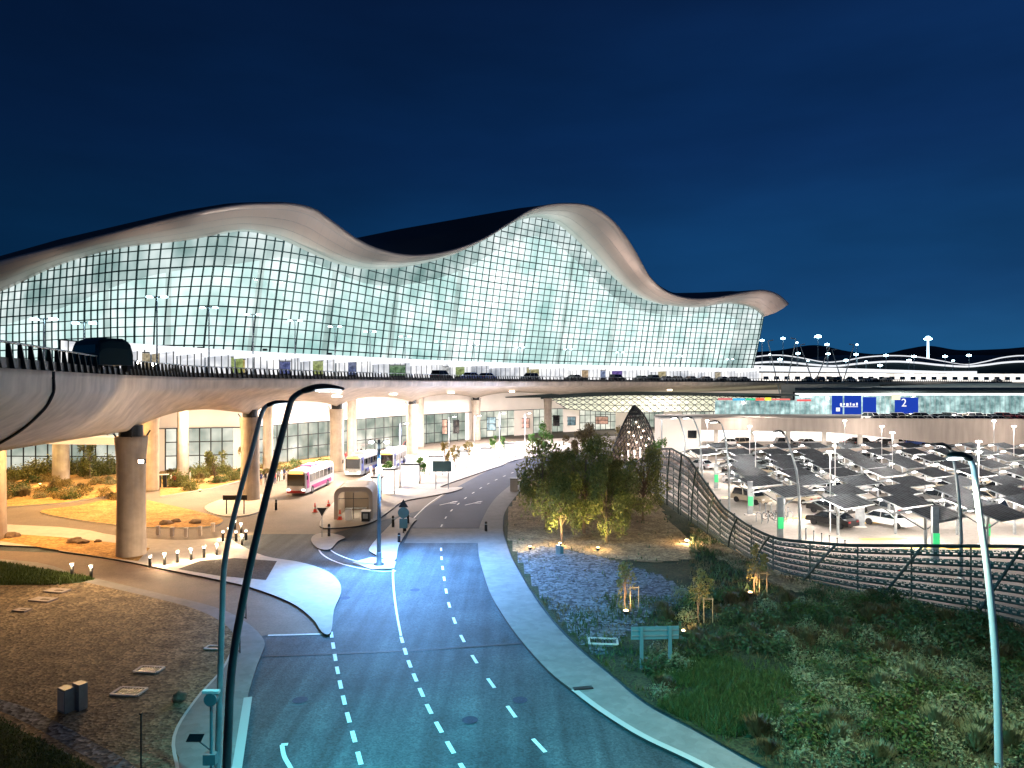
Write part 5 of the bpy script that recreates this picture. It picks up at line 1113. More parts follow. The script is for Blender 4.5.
# ================================================================ VEGETATION
def leaf_quad(b, p, s, r_, droop=0.0, mi=0, elong=1.6):
    a = Vector((r_.gauss(0, 1), r_.gauss(0, 1), r_.gauss(0, .7) - droop)).normalized(); c = a.cross(Vector((r_.gauss(0, 1), r_.gauss(0, 1), r_.gauss(0, 1)))).normalized()
    a = a * s * elong; c = c * s * .5
    b.add([p - a * .5, p + c * .6, p + a * .5, p - c * .6], [(0, 1, 2, 3)], mi)
def tree_mesh(seed, h=8.5, r=3.2, clear=1.2, n=5200, leaf=.2, droop=1.2, lobes=16, trunk_r=.16):
    r_ = random.Random(seed); tb = MB(); lb = MB()
    top = Vector((r_.uniform(-.4, .4), r_.uniform(-.4, .4), h * .75))
    tb.tube(crom([(0, 0, -.1), (r_.uniform(-.1, .1), .05, h * .25), (top.x * .5, top.y * .5, h * .5), top], 4), [trunk_r * (1 - .055 * i) for i in range(13)], 7)
    cs = []
    for k in range(lobes):
        a = r_.uniform(0, 2 * math.pi); zz = r_.uniform(0, 1); rad = r * (.25 + .6 * math.sin(math.pi * min(1, .15 + .8 * zz))) * r_.uniform(.5, 1.05)
        c = Vector((rad * math.cos(a), rad * math.sin(a), clear + (h - clear) * (.12 + .8 * zz))); cs.append((c, r * r_.uniform(.2, .38)))
        s0 = Vector((top.x * .5, top.y * .5, h * r_.uniform(.18, .5))); tb.tube(crom([s0, s0.lerp(c, .5) + Vector((0, 0, .25)), c], 3), [trunk_r * .4, trunk_r * .35, trunk_r * .3, trunk_r * .25, trunk_r * .2, .02, .015][:7], 5)
    for i in range(n):
        c, rr = r_.choice(cs); v = Vector((r_.gauss(0, 1), r_.gauss(0, 1), r_.gauss(0, .8))).normalized() * rr * r_.uniform(.35, 1.0) ** .6; p = c + v
        if droop and r_.random() < .4: p.z -= r_.uniform(0, .9)
        p.z = max(p.z, clear * .6); leaf_quad(lb, p, leaf * r_.uniform(.6, 1.4), r_, droop)
    return tb, lb
tm = [tree_mesh(s, h, r, 1.25, 4800, .2, lobes=24) for s, h, r in ((1, 8.6, 3.1), (2, 7.4, 2.9), (3, 9.2, 3.3))]
mesh_cache = []
tlist = [(545, 66, 1.0, 'feathery dark tree at the left end of the cluster'), (562, 61, .86, 'dark tree with a sapling stake on the near left of the cluster'), (584, 65, 1.0, 'tallest feathery tree in the middle of the cluster'), (606, 60.5, .8, 'feathery tree standing on the near side of the cluster, glowing yellow underneath'), (622, 64, .86, 'thin pale trunked tree at the near right of the cluster'), (643, 71, .84, 'dark feathery tree at the right end next to the lattice screen'), (600, 79, .95, 'tree at the back of the cluster toward the bend'), (566, 78, .9, 'tree behind the left end of the cluster')]
TP = []
for tb, lb in tm:
    th = thing('feathery_tree', '', 'tree', (0, 0, 0), 0, 'feathery trees beside the road bend'); tb.build('trunk', 'bark', th, True); lb.build('crown', 'leaf', th); TP.append(th)
for i, (px, d, s_, lb) in enumerate(tlist):
    p = GD(px, d); loc = (p.x, p.y, terr_z(p.x, p.y) - .05)
    if i < 3: o = TP[i]; o.location = loc; o.rotation_euler = (0, 0, i * 1.3); o.scale = (s_,) * 3; o['label'] = lb
    else: copy_tree(TP[i % 3], loc, i * 1.7, lb, s_)
# other trees
def single_tree(name, label, loc, seed, h, r, clear, n, leaf, m, droop=.3, lobes=9, tr=.07, group=None, cat='tree'):
    tb, lb = tree_mesh(seed, h, r, clear, n, leaf, droop, lobes, tr); th = thing(name, label, cat, loc, 0, group); tb.build('trunk', 'bark', th, True); lb.build('crown', m, th); return th
def onT(px, py): 
    p = G(px, py); p.z = terr_z(p.x, p.y); return p
for k, (px, py, h, lb, m) in enumerate([(626, 613, 2.9, 'small uplit sapling with a stake frame above the grey blue gravel', 'leaf_gold'), (699, 628, 3.1, 'small golden uplit tree right of the blue grey road sign', 'leaf_gold'), (755, 597, 3.3, 'small uplit tree in front of the lattice screen', 'leaf_gold')]):
    p = onT(px, py); single_tree('young_tree', lb, p, 40 + k, h, .85, 1.5, 800, .11, m, .2, 8, .05, 'uplit young trees on the slope')
    st_ = thing('tree_stake', 'pale wooden stake frame holding the %s small tree' % ['left', 'middle', 'right'][k], 'stake', p + Vector((.25, -.1, 0)))
    b = MB(); b.tube([(0, 0, 0), (0, 0, 1.5)], .03, 5); b.build('post', 'wood', st_); b = MB(); b.tube([(.5, 0, 0), (.5, 0, 1.5)], .03, 5); b.build('post', 'wood', st_); b = MB(); b.box((.25, 0, 1.4), (.6, .04, .06)); b.build('rail', 'wood', st_)
# shrubs ------------------------------------------------------------------
def shrub_mesh(seed, r=.8, h=.75, n=420, leaf=.12, spike=0):
    r_ = random.Random(seed); b = MB()
    for i in range(n):
        if spike:
            a = r_.uniform(0, 6.28); t = r_.uniform(.2, 1); rad = r * t * r_.uniform(.3, 1); z = h * (r_.uniform(.3, 1)) * (1.1 - .5 * t)
            p = Vector((rad * math.cos(a), rad * math.sin(a), z)); v = Vector((math.cos(a) * .5, math.sin(a) * .5, 1)).normalized() * leaf * 2.2; c = Vector((-math.sin(a), math.cos(a), 0)) * leaf * .25
            b.add([p - v * .5 - c, p - v * .5 + c, p + v * .5], [(0, 1, 2)])
        else:
            v = Vector((r_.gauss(0, 1), r_.gauss(0, 1), abs(r_.gauss(0, .9)))).normalized(); k = (.55 + .45 * r_.random()) * (1 + .25 * math.sin(5 * math.atan2(v.y, v.x) + seed))
            leaf_quad(b, Vector((v.x * r * k, v.y * r * k, .05 + v.z * h * k)), leaf * r_.uniform(.6, 1.3), r_, -.3)
    st = MB()
    for k in range(6): a = k * 1.05; st.tube([(0, 0, -.05), (r * .4 * math.cos(a), r * .4 * math.sin(a), h * .6)], [.03, .012], 4)
    return b, st
SH = {}
for key, (m, args) in dict(sage=('leaf_sage', (1, .7, .65, 420, .1)), sage_spiky=('leaf_sage', (2, .75, .8, 520, .12, 1)), green=('leaf_green2', (3, .8, .6, 420, .12)), dark=('leaf_dark', (4, .95, .75, 480, .13)), olive=('leaf_olive', (5, .75, .6, 420, .12, 1)), big=('leaf', (6, 1.5, 2.1, 1500, .2)), gold=('leaf_gold', (7, .6, .5, 260, .11))).items():
    b, st = shrub_mesh(*args); th = thing('shrub', '', 'shrub'); b.build('foliage', m, th); st.build('stems', 'bark', th); SH[key] = [th, False]
COLN = dict(sage='pale sage', sage_spiky='spiky sage', green='bright green', dark='dark green', olive='brownish', big='large leafy', gold='golden orange')
def put_shrub(key, loc, s_, label, group):
    pr = SH[key]
    if not pr[1]: pr[1] = True; o = pr[0]; o.location = loc; o.rotation_euler = (0, 0, s_ * 7); o.scale = (s_,) * 3; o['label'] = label
    else: o = copy_tree(pr[0], loc, s_ * 7, label, s_)
    o['group'] = group; return o
sr = random.Random(21); placed = []
for i in range(1600):
    px = sr.uniform(655, 1060); py = sr.uniform(598, 800)
    p = G(px, py)
    if p.x < edge_x(p.y) + .9 or p.x > fence_x(p.y) - 1.0: continue
    bright_grass = (px - 735) ** 2 / 70 ** 2 + (py - 700) ** 2 / 40 ** 2 < 1
    if bright_grass: continue
    if any((p - q).length < .88 for q in placed): continue
    if py < 640 and sr.random() < .5: continue
    placed.append(p)
placed.sort(key=lambda q: -q.y)
rown = 0
for i, p in enumerate(placed[:280]):
    px = p.x / p.y * F + 512; right = px > 800 and p.y < 34
    key = sr.choice(['sage', 'sage_spiky', 'dark', 'sage', 'sage', 'green'] if right else ['dark', 'olive', 'olive', 'dark', 'green', 'sage'])
    s_ = sr.uniform(.75, 1.3); where = 'right of the sign' if px < 780 else 'on the middle of the slope' if px < 900 else 'near the white lamp pole'
    put_shrub(key, (p.x, p.y, terr_z(p.x, p.y) - .05), s_, '%s shrub %s, %s from the far end' % (COLN[key], where, ORD[i] if i < len(ORD) else 'number %d' % (i + 1)), 'shrubs on the dark slope')
# ground cover
gb = MB(); gr_ = random.Random(3); cnt = 0
while cnt < 42000:
    y = 13 + 62 * gr_.random() ** 1.5; xa = edge_x(y) + .15; xb = fence_x(y) - .3; x = gr_.uniform(xa, xb); px = x / y * F + 512; py = 384 + CH * F / y
    if px > 1100: cnt += 1; continue
    if py < 600 and px < 690 and y > 30 and gr_.random() < .97: cnt += 1; continue
    nz_ = noise.noise(Vector((x * .35, y * .35, 5)))
    if nz_ < -.2: cnt += 1; continue
    z = terr_z(x, y); hh = gr_.uniform(.12, .34) * (1 + nz_); a = gr_.uniform(0, 6.28); dx, dy = math.cos(a) * .035 * y / 30, math.sin(a) * .035 * y / 30
    lx, ly = gr_.gauss(0, .1), gr_.gauss(0, .1); br = (px - 735) ** 2 / 75 ** 2 + (py - 705) ** 2 / 40 ** 2 < 1 or px < 700 and py > 640
    gb.add([(x - dx, y - dy, z - .02), (x + dx, y + dy, z - .02), (x + lx, y + ly, z + hh)], [(0, 1, 2)], 0 if br else (1 if nz_ > .1 else 2)); cnt += 1
for i in range(9000):
    rr0 = gr_.random() ** .6; a0 = gr_.uniform(0, 6.28); c_ = gr_.choice([(738, 716, 42, 17), (755, 690, 60, 16), (700, 672, 45, 14), (690, 705, 35, 12)]); px, py = c_[0] + c_[2] * rr0 * math.cos(a0), c_[1] + c_[3] * rr0 * math.sin(a0); p = G(px, py, .3)
    if p.x < edge_x(p.y) + .15: continue
    z = terr_z(p.x, p.y); a = gr_.uniform(0, 6.28); gb.add([(p.x - .03 * math.cos(a), p.y - .03 * math.sin(a), z), (p.x + .03 * math.cos(a), p.y + .03 * math.sin(a), z), (p.x + gr_.gauss(0, .12), p.y + gr_.gauss(0, .12), z + gr_.uniform(.15, .4))], [(0, 1, 2)], 0)
o = gb.build('ground_cover', ['leaf_green2', 'leaf_dark', 'leaf_olive']); tag(o, 'low grass and ground cover on the dark slope beside the footpath', 'ground cover', None, 'stuff')
# lawn blades left
gb = MB()
for i in range(9000):
    if i % 2: px = gr_.uniform(-40, 110); py = gr_.uniform(716, 800); 
    else: px = gr_.uniform(-10, 94); py = gr_.uniform(561, 586)
    if i % 2 and py < 716 + px * .55: continue
    if not i % 2 and (py < 562 + max(0, px) * .17 or py > 585 - max(0, px - 60) * .15): continue
    p = G(px, py, .12); a = gr_.uniform(0, 6.28); w_ = .03 if i % 2 else .06; hh = gr_.uniform(.06, .14) if i % 2 else gr_.uniform(.12, .28)
    gb.add([(p.x - w_ * math.cos(a), p.y - w_ * math.sin(a), .12), (p.x + w_ * math.cos(a), p.y + w_ * math.sin(a), .12), (p.x + gr_.gauss(0, .05), p.y + gr_.gauss(0, .05), .12 + hh)], [(0, 1, 2)])
o = gb.build('grass', 'leaf_green2'); tag(o, 'short green lawn grass on the left verge', 'grass', None, 'stuff')
# beds under the flyover
br_ = random.Random(9); k = 0; beds = []
for (xa, xb, ya, yb, n, keys) in [(0, 118, 466, 500, 84, ['gold', 'gold', 'green', 'olive', 'gold', 'sage']), (165, 335, 464, 486, 76, ['gold', 'green', 'gold', 'olive', 'green'])]:
    for i in range(n):
        px = br_.uniform(xa, xb); py = br_.uniform(ya, yb)
        if xa > 100: py = min(py, 492 - (px - 165) * .18)
        beds.append((px, py, br_.choice(keys), xa > 100))
beds.sort(key=lambda q: (q[3], q[0])); cA = cB = 0
for (px, py, key, right) in beds:
    if right: i = cB; cB += 1
    else: i = cA; cA += 1
    put_shrub(key, G(px, py, .14) + Vector((0, 0, -.02)), br_.uniform(1.0, 1.7), '%s bush in the bed %s, %s from its left end' % (COLN[key], 'along the arrivals glass' if right else 'behind the nearest pillar', ORD[i]), 'small bushes in the planted beds under the flyover')
k = 0
for (px, py, s_) in [(34, 478, 1.25), (50, 476, 1.35), (14, 480, .9), (76, 474, 1.1), (92, 476, 1.25), (108, 474, 1.3), (178, 486, .9), (200, 478, 1.0), (222, 474, .9), (232, 480, .8), (190, 490, .7), (120, 470, 1.2)]:
    k += 1; put_shrub('big', G(px, py, .14), s_, 'large leafy green bush under the flyover, %s of the big bushes there' % ORD[sorted([34, 50, 14, 76, 92, 108, 178, 200, 222, 232, 190, 120]).index(px)], 'large bushes under the flyover')
for k, (px, py, h, lb) in enumerate([(90, 478, 6.2, 'leafy tree between the white inner pillar and the nearest pillar'), (214, 482, 5.4, 'green leafy tree in the bed left of the second pillar'), (250, 472, 5.0, 'yellowish tree behind the second pillar')]):
    single_tree('bed_tree', lb, G(px, py, .14), 60 + k, h, 1.9, 1.8, 1500, .2, 'leaf' if k < 2 else 'leaf_gold', .2, 9, .09)
# plaza trees
for k, (px, py, h, m, lb) in enumerate([(420, 483, 3.6, 'leaf_palm', 'bright green round headed tree on the plaza left of the road sign'), (445, 471, 4.6, 'leaf_gold', 'yellowish tree on the plaza above the road sign'), (455, 468, 3.8, 'leaf_gold', 'thin yellowish tree right of the one above the road sign'), (469, 463, 4.0, 'leaf_gold', 'golden green plaza tree between two white panels'), (494, 458, 4.2, 'leaf_palm', 'thin green tree beside the fourth white panel'), (505, 456, 4.4, 'leaf_palm', 'green plaza tree left of the last white panel'), (532, 452, 4.0, 'leaf_palm', 'slim green tree where the road bends away'), (545, 456, 6.4, 'leaf_palm', 'bright green tree behind the left of the tree cluster'), (388, 487, 3.4, 'leaf_palm', 'small green tree next to the bus shelter'), (590, 462, 6.8, 'leaf_olive', 'reddish brown tree behind the top of the tree cluster'), (572, 462, 6.2, 'leaf_olive', 'brown leafed tree just left of the reddish brown one behind the cluster'), (617, 460, 6.2, 'leaf_gold', 'golden lit tree beside the pointed pavilion'), (655, 470, 5.2, 'leaf_palm', 'bright green tree at the foot of the pointed pavilion')]):
    single_tree('plaza_tree', lb, G(px, py, .12), 80 + k, h, 1.05 if k < 7 or k == 8 else 2.4, 1.7 if k < 7 or k == 8 else 1.0, 900 if k < 7 or k == 8 else 1700, .17 if k < 7 else .24, m, .1, 9, .07)
# ================================================================ STREET FURNITURE
# bus shelter: rounded concrete tunnel
ang = .1; p = G(351, 519, .12) + Vector((0, 2.5, 0)); th = thing('bus_shelter', 'beige rounded bus shelter with a dark open front on the plaza', 'bus shelter', (p.x, p.y, .12), ang)
def arch(w_, h, r, n=6):
    pts = [(-w_ / 2, 0)]
    for cx, cz, a0 in ((-w_ / 2 + r, h - r, math.pi), (w_ / 2 - r, h - r, math.pi / 2)):
        for i in range(n + 1): a = a0 - math.pi / 2 * i / n; pts.append((cx + r * math.cos(a), cz + r * math.sin(a)))
    return pts + [(w_ / 2, 0)]
A, Bq = arch(3.9, 3.3, .9), arch(3.1, 2.8, .6); D_ = 5.2
b = MB(); b.grid([[Vector((x, -D_ / 2, z)) for x, z in Bq], [Vector((x, -D_ / 2, z)) for x, z in A], [Vector((x, D_ / 2, z)) for x, z in A], [Vector((x, D_ / 2, z)) for x, z in Bq], [Vector((x, -D_ / 2, z)) for x, z in Bq]]); b.build('shell', mat('shelter_concrete', (.42, .36, .3), .6), th, False)
b = MB(); b.add([(x, D_ / 2 - .15, z) for x, z in Bq], [tuple(range(len(Bq)))]); b.build('rear_wall', mat('shelter_inner', (.2, .16, .12), .6), th)
b = MB(); b.box((0, -D_ / 2 + .12, 1.35), (.07, .06, 2.7)); b.box((0, -D_ / 2 + .12, 2.1), (3.0, .06, .07)); b.build('door_frame', 'dark', th)
b = MB(); b.box((-.2, 1.3, .45), (2.2, .5, .08)); b.box((-1.1, 1.3, .2), (.1, .4, .42)); b.box((.7, 1.3, .2), (.1, .4, .42)); b.build('bench', 'steel', th)
b = MB(); b.box((0, 0, 2.72), (.3, 3, .06)); b.build('ceiling_lamp', 'lens_warm', th)
def simple_sign(name, label, px, py, z=.12, w_=1.6, h=1.0, zc=2.4, legs=(-.5, .5), m='teal_paint', legm='steel', rz=0, d=None, cat='sign', body=None, group=None, tm_='sign_white'):
    p = G(px, py, z) if d is None else GD(px, d, z); th = thing(name, label, cat, p, rz, group)
    b = MB(); b.box((0, 0, zc), (w_, .08, h)); pn = b.build('panel', m, th)
    for x in legs: b = MB(); b.tube([(x * w_, .08, -.05), (x * w_, .08, zc + h / 2)], .06, 8); b.build('post', legm, th)
    return th
p = onT(655, 671); th = thing('road_sign', 'blue grey back of a wide road sign on two posts beside the footpath', 'sign', p, .05)
b = MB(); b.box((0, 0, 1.72), (2.35, .06, .62)); b.build('panel', 'teal_paint', th)
for x in (-.68, .72): b = MB(); b.box((x, -.08, .98), (.16, .09, 2.15)); b.build('post', 'teal_paint', th)
b = MB(); b.box((0, -.05, 1.6), (2.3, .04, .05)); b.box((0, -.05, 1.86), (2.3, .04, .05)); b.build('rail', 'steel', th)
simple_sign('road_sign', 'blue grey double road sign on two posts on the plaza kerb', 442, 489, w_=2.5, h=1.4, zc=3.0, legs=(-.33, .33), m='teal_paint')
simple_sign('road_sign', 'small dark wide sign on two posts in front of the second pillar', 235, 514, w_=2.6, h=.5, zc=1.75, legs=(-.36, .36), m='dark', legm='dark')
# round sign cluster on median
p = G(403.5, 533, .12); th = thing('keep_left_sign', 'dark round and triangular traffic sign pair on the median tip', 'sign', p)
b = MB(); b.tube([(-.02, 0, 0), (-.02, 0, 2.9)], .05, 8); b.build('post', 'dark', th); b = MB(); b.tube([(0, -.06, 1.9), (0, -.03, 1.9)], .52, 20); b.build('round_panel', 'teal_paint', th)
b = MB(); b.add([(-.45, -.05, 2.4), (.45, -.05, 2.4), (0, -.05, 3.15), (-.45, -.02, 2.4), (.45, -.02, 2.4), (0, -.02, 3.15)], [(0, 1, 2), (5, 4, 3), (0, 3, 4, 1), (1, 4, 5, 2), (2, 5, 3, 0)]); b.build('triangle_panel', 'dark', th); b = MB(); b.box((0, -.04, .9), (.75, .05, .9)); b.build('lower_panel', 'teal_paint', th)
p = G(322, 537, .12); th = thing('give_way_sign', 'inverted triangle give way sign seen on a thin post on the small island', 'sign', p)
b = MB(); b.tube([(0, 0, 0), (0, 0, 2.5)], .035, 6); b.build('post', 'steel', th); b = MB(); b.add([(-.45, -.05, 2.65), (.45, -.05, 2.65), (0, -.05, 1.9), (-.45, -.02, 2.65), (.45, -.02, 2.65), (0, -.02, 1.9)], [(2, 1, 0), (3, 4, 5), (0, 1, 4, 3), (1, 2, 5, 4), (2, 0, 3, 5)]); b.build('panel', 'dark', th)
# black bollards
for k, (px, py, h, lb) in enumerate([(329, 536, 1.1, 'short black bollard on the small island beside the give way sign'), (393, 527, 1.1, 'black bollard left of the round sign on the median'), (408, 523, 1.2, 'black post just right of the round sign on the median'), (405, 531, .9, 'short black bollard in front of the round sign on the median'), (399, 542, .8, 'black bollard on the median nearest the lamp island'), (486, 531, .9, 'black bollard on the footpath kerb at the crossing'), (276, 510, 1.2, 'dark bollard at the right tip of the pillar island')]):
    p = G(px, py, .12); th = thing('black_bollard', lb, 'bollard', p, 0, 'black bollards'); b = MB(); b.lathe([(.13, 0), (.12, h * .9), (.08, h)], (0, 0, 0), 12); b.build('post', 'black', th, True); b = MB(); b.lathe([(.135, h * .7), (.135, h * .78)], (0, 0, 0), 12); b.build('band', 'steel', th)
# lit bollards
lb_ = [(150, 567.5), (164.5, 565), (177.5, 562.5), (191, 560), (204, 557.5), (217, 555), (223, 541), (229, 538), (236, 541), (242, 545), (246, 540), (241, 533), (235, 530), (72, 576), (91, 578)]
for k, (px, py) in enumerate(lb_):
    p = G(px, py, .12); lab = ('lit bollard, %s from the left in the line beside the nearest pillar' % ORD[k] if k < 6 else ['left', 'right'][k - 13] + ' one of two lit bollards at the tip of the lawn strip' if k > 12 else 'lit bollard in the glowing ring, %s from the line beside the pillar' % ORD[k - 6])
    th = thing('lit_bollard', lab, 'bollard light', p, 0, 'lit bollards'); hh = 1.0
    b = MB(); b.lathe([(.11, 0), (.11, hh * .72)], (0, 0, 0), 12); b.build('post', 'dark', th, True); b = MB(); b.lathe([(.09, hh * .74), (.1, hh * .88)], (0, 0, 0), 12); b.build('lens', emis('bollard_lens', (1, .85, .65), 5) if k == 0 else bpy.data.materials['bollard_lens'], th, True); b = MB(); b.lathe([(.16, hh * .9), (.15, hh * .96)], (0, 0, 0), 12); b.build('cap', 'white', th, True)
    if k in (1, 3, 5, 7, 9, 11, 13, 14): point('bollard_light', (p.x, p.y - .25, .95), 170 if k < 13 else 50, (1, .66, .36), .1)
for k, (px, py) in enumerate([(158, 535), (172, 536.5), (186, 537), (200, 535.5), (213, 532)]):
    p = G(px, py, .12); th = thing('wooden_bollard', 'low tan bollard, %s from the left beyond the nearest pillar' % ORD[k], 'bollard', p, 0, 'low tan bollards'); b = MB(); b.box((0, 0, .4), (.28, .28, .8)); b.build('post', 'parapet', th); b = MB(); b.box((0, 0, .82), (.32, .32, .06)); b.build('cap', 'concrete_white', th)
M['glow_white_panel'] = mat('glow_white_panel', (.8, .8, .8), .5, emit=(1, .96, .93), estr=.45)  # emission added as stand-in light so the panels read white, not beige
# info panels on the plaza
for k, (px, py, w_, h) in enumerate([(388, 494, 1.6, 2.6), (410, 484, 2.6, 2.2), (436, 475, 1.9, 2.3), (461.5, 468, 1.8, 2.3), (486, 463, 1.7, 2.1), (510, 457, 2.0, 2.1), (377, 500, 1.0, 2.2)]):
    p = G(px, py, .12); th = thing('white_shelter_panel', 'white panel with added glow and a dark top on the plaza, %s from the left' % ORD[[1, 2, 3, 4, 5, 6, 0][k]], 'panel', p, 0, 'white panels on the plaza')
    b = MB(); b.box((0, 0, h / 2 + .4), (w_, .12, h)); b.build('panel', 'glow_white_panel', th); b = MB(); b.box((0, 0, h + .55), (w_ + .4, .9, .16)); b.build('roof', 'dark', th)
    for s_ in (-1, 1): b = MB(); b.tube([(s_ * w_ / 2, 0, 0), (s_ * w_ / 2, 0, h + .5)], .06, 6); b.build('post', 'dark', th)
# cones
for k, (px, py) in enumerate([(315, 512), (328.5, 506), (340, 519.5)]):
    p = G(px, py, .01 if k < 2 else .12); th = thing('traffic_cone', ['larger pink red traffic cone on the bus road', 'small traffic cone on the bus road beside the shelter', 'red traffic cone at the foot of the bus shelter'][k], 'traffic cone', p); h = 1.0 if k != 1 else .7
    b = MB(); b.lathe([(.2, .05), (.05, h)], (0, 0, 0), 14); b.build('cone', 'cone', th, True); b = MB(); b.box((0, 0, .03), (.5, .5, .06)); b.build('base', 'cone', th); b = MB(); b.lathe([(.165, h * .35), (.125, h * .55)], (0, 0, 0), 14); b.build('band', 'white', th)
p = G(348.5, 520, .12); th = thing('white_cabinet', 'white waist high cabinet in the mouth of the bus shelter', 'cabinet', p); b = MB(); b.box((0, 0, .55), (.6, .5, 1.1)); b.build('body', 'white', th); b = MB(); b.box((0, 0, 1.13), (.68, .58, .06)); b.build('top', 'steel', th)
p = G(366, 521, .12); th = thing('litter_bin', 'dark litter bin on the right of the bus shelter', 'litter bin', p); b = MB(); b.box((0, 0, .5), (.8, .6, 1.0)); b.build('body', 'dark', th); b = MB(); b.box((0, 0, 1.05), (.9, .7, .12)); b.build('lid', 'glow_wall', th); b = MB(); b.box((-.0, -.31, .55), (.5, .03, .5)); b.build('door', 'steel', th)
# left verge furniture
p = G(66, 711, .12); th = thing('electrical_cabinet', 'pair of pale grey utility cabinets standing in the brown gravel', 'utility cabinet', p, -.5)
b = MB(); b.box((0, 0, .5), (.55, .4, 1.0)); b.build('body', 'steel', th); b = MB(); b.box((.28, .42, .55), (.5, .36, 1.1)); b.build('rear_body', 'steel', th); b = MB(); b.box((0, -.21, .5), (.42, .02, .8)); b.build('door', 'concrete_white', th)
for k, (px, py, w_, d_, lb) in enumerate([(129, 692, 1.25, .75, 'larger pale framed drain cover on the brown gravel'), (149, 670, 1.15, .65, 'smaller pale framed drain cover behind the larger one'), (214, 648, .8, .45, 'round edged white cover next to the lamp poles'), (603, 646, 1.5, .8, 'pale rectangular cover in the gravel left of the road sign')]):
    p = G(px, py, .13) if k < 3 else onT(px, py) + Vector((0, 0, .06)); th = thing('drain_cover', lb, 'drain cover', p, -.1)
    b = MB()
    for sx_, sy_, a, c in ((0, d_ / 2, w_, .12), (0, -d_ / 2, w_, .12), (w_ / 2, 0, .12, d_), (-w_ / 2, 0, .12, d_)): b.box((sx_, sy_, .03), (a, c, .06 + .002 * (a == .12)))
    b.build('frame', 'concrete_white', th); b = MB()
    for i in range(9): b.box((-w_ / 2 + (i + .5) * w_ / 9, 0, .02), (w_ / 20, d_ - .1, .04))
    b.build('grate', 'steel_dark', th)
for k, (px, py, w_, d_) in enumerate([(22, 610.5, .9, .55), (43, 600, 1.5, .8), (57, 591, 1.5, .8)]):
    p = G(px, py, .13); th = thing('paving_slab', 'flat sandstone slab on the brown gravel, %s of the three' % ['nearest', 'middle', 'farthest'][k], 'paving slab', p, -.2, 'stepping slabs'); b = MB(); b.box((0, 0, .03), (w_, d_, .08)); b.build('slab', 'sand_stone' if 'sand_stone' in M else 'parapet', th)
    b = MB(); b.box((w_ * .15, -.05, .075), (w_ * .4, d_ * .3, .012)); b.build('inset', 'gravel_brown', th)
def rock(loc, s_, label, seed):
    bm = bmesh.new(); bmesh.ops.create_icosphere(bm, subdivisions=3, radius=1)
    for v in bm.verts: v.co *= 1 + .35 * noise.noise(v.co * 1.3 + Vector((seed, 0, 0))); v.co.x *= s_[0]; v.co.y *= s_[1]; v.co.z *= s_[2]
    me = bpy.data.meshes.new('rock'); bm.to_mesh(me); bm.free(); me.materials.append(M['rock']); o = bpy.data.objects.new('rock', me); C.objects.link(o); o.location = loc; tag(o, label, 'rock')
rock(G(179, 697, .3), (.3, .24, .24), 'brown rock on the gravel left of the lamp poles', 1)
for k, (px, py, a, lb) in enumerate([(75, 541, .55, 'larger brown boulder in the sand bed left of the nearest pillar'), (82, 542, .4, 'flatter boulder beside the larger one in the sand bed'), (10, 536, .6, 'dark boulder at the far left end of the sand bed'), (166, 523, .5, 'brown boulder in the small bed right of the nearest pillar'), (176, 521, .4, 'middle boulder in the small bed right of the nearest pillar'), (195, 522, .45, 'dark boulder at the right end of the small bed'), (98, 541, .25, 'small stone between the boulders and the nearest pillar')]): rock(G(px, py, .2), (a * 1.3, a, a * .6), lb, k + 3)
# thin marker pole, frames and equipment next to the big lamp poles
p = G(141, 768, .12); th = thing('marker_post', 'thin dark post with a flat top at the bottom left on the gravel', 'post', (p.x, p.y, .12)); b = MB(); b.tube([(0, 0, 0), (0, 0, 1.95)], .03, 6); b.build('post', 'dark', th); b = MB(); b.box((0, 0, 1.97), (.1, .1, .05)); b.build('cap', 'dark', th)
p = G(218, 790, .12); th = thing('solar_signal', 'slim teal pole with round device, box and small tilted panel by the lamps', 'signal pole', (p.x - .1, p.y - .3, .12))
b = MB(); b.tube([(0, 0, 0), (0, 0, 3.4)], .05, 8); b.build('pole', 'teal_paint', th); b = MB(); b.tube([(0, -.1, 3.25), (0, .1, 3.25)], .22, 16); b.build('round_device', 'teal_paint', th); b = MB(); b.box((0, 0, 3.5), (.55, .18, .09)); b.build('top_bracket', 'white', th); b = MB(); b.box((-.02, -.02, 1.25), (.42, .25, .35)); b.build('control_box', 'teal_paint', th); b = MB(); b.tube([(0, 0, 1.5), (-.4, -.1, 1.9)], .025, 5); b.build('arm', 'steel_dark', th); b = MB(); b.box((-.5, -.1, 1.98), (.5, .3, .03), 0, 0, .4); b.build('solar_panel', 'glass_dark', th)
for k, (px, py, h) in enumerate([(246, 619, 1.5), (240, 653, 2.3)]):
    p = G(px, py, .12); th = thing('pole_bracket', ['thin dark hoop post on the far side of the verge path', 'thin dark hoop post on the verge path nearest the lamp poles'][k], 'post', p)
    b = MB(); b.tube([(0, 0, 0), (0, 0, h), (-.12, 0, h)], .03, 6); b.build('post', 'dark', th); b = MB(); b.tube([(-.35, 0, .1), (0, 0, .1)], .03, 6); b.build('foot', 'dark', th)
# path features
p = G(583, 688, .14); th = thing('kerb_drain', 'dark drain grating set across the footpath kerb', 'drain grating', p, .2)
b = MB(); b.box((0, 0, 0), (.9, .3, .03)); b.build('grating', 'dark', th); b = MB(); b.box((0, 0, .004), (.95, .05, .03)); b.build('bar', 'steel_dark', th)
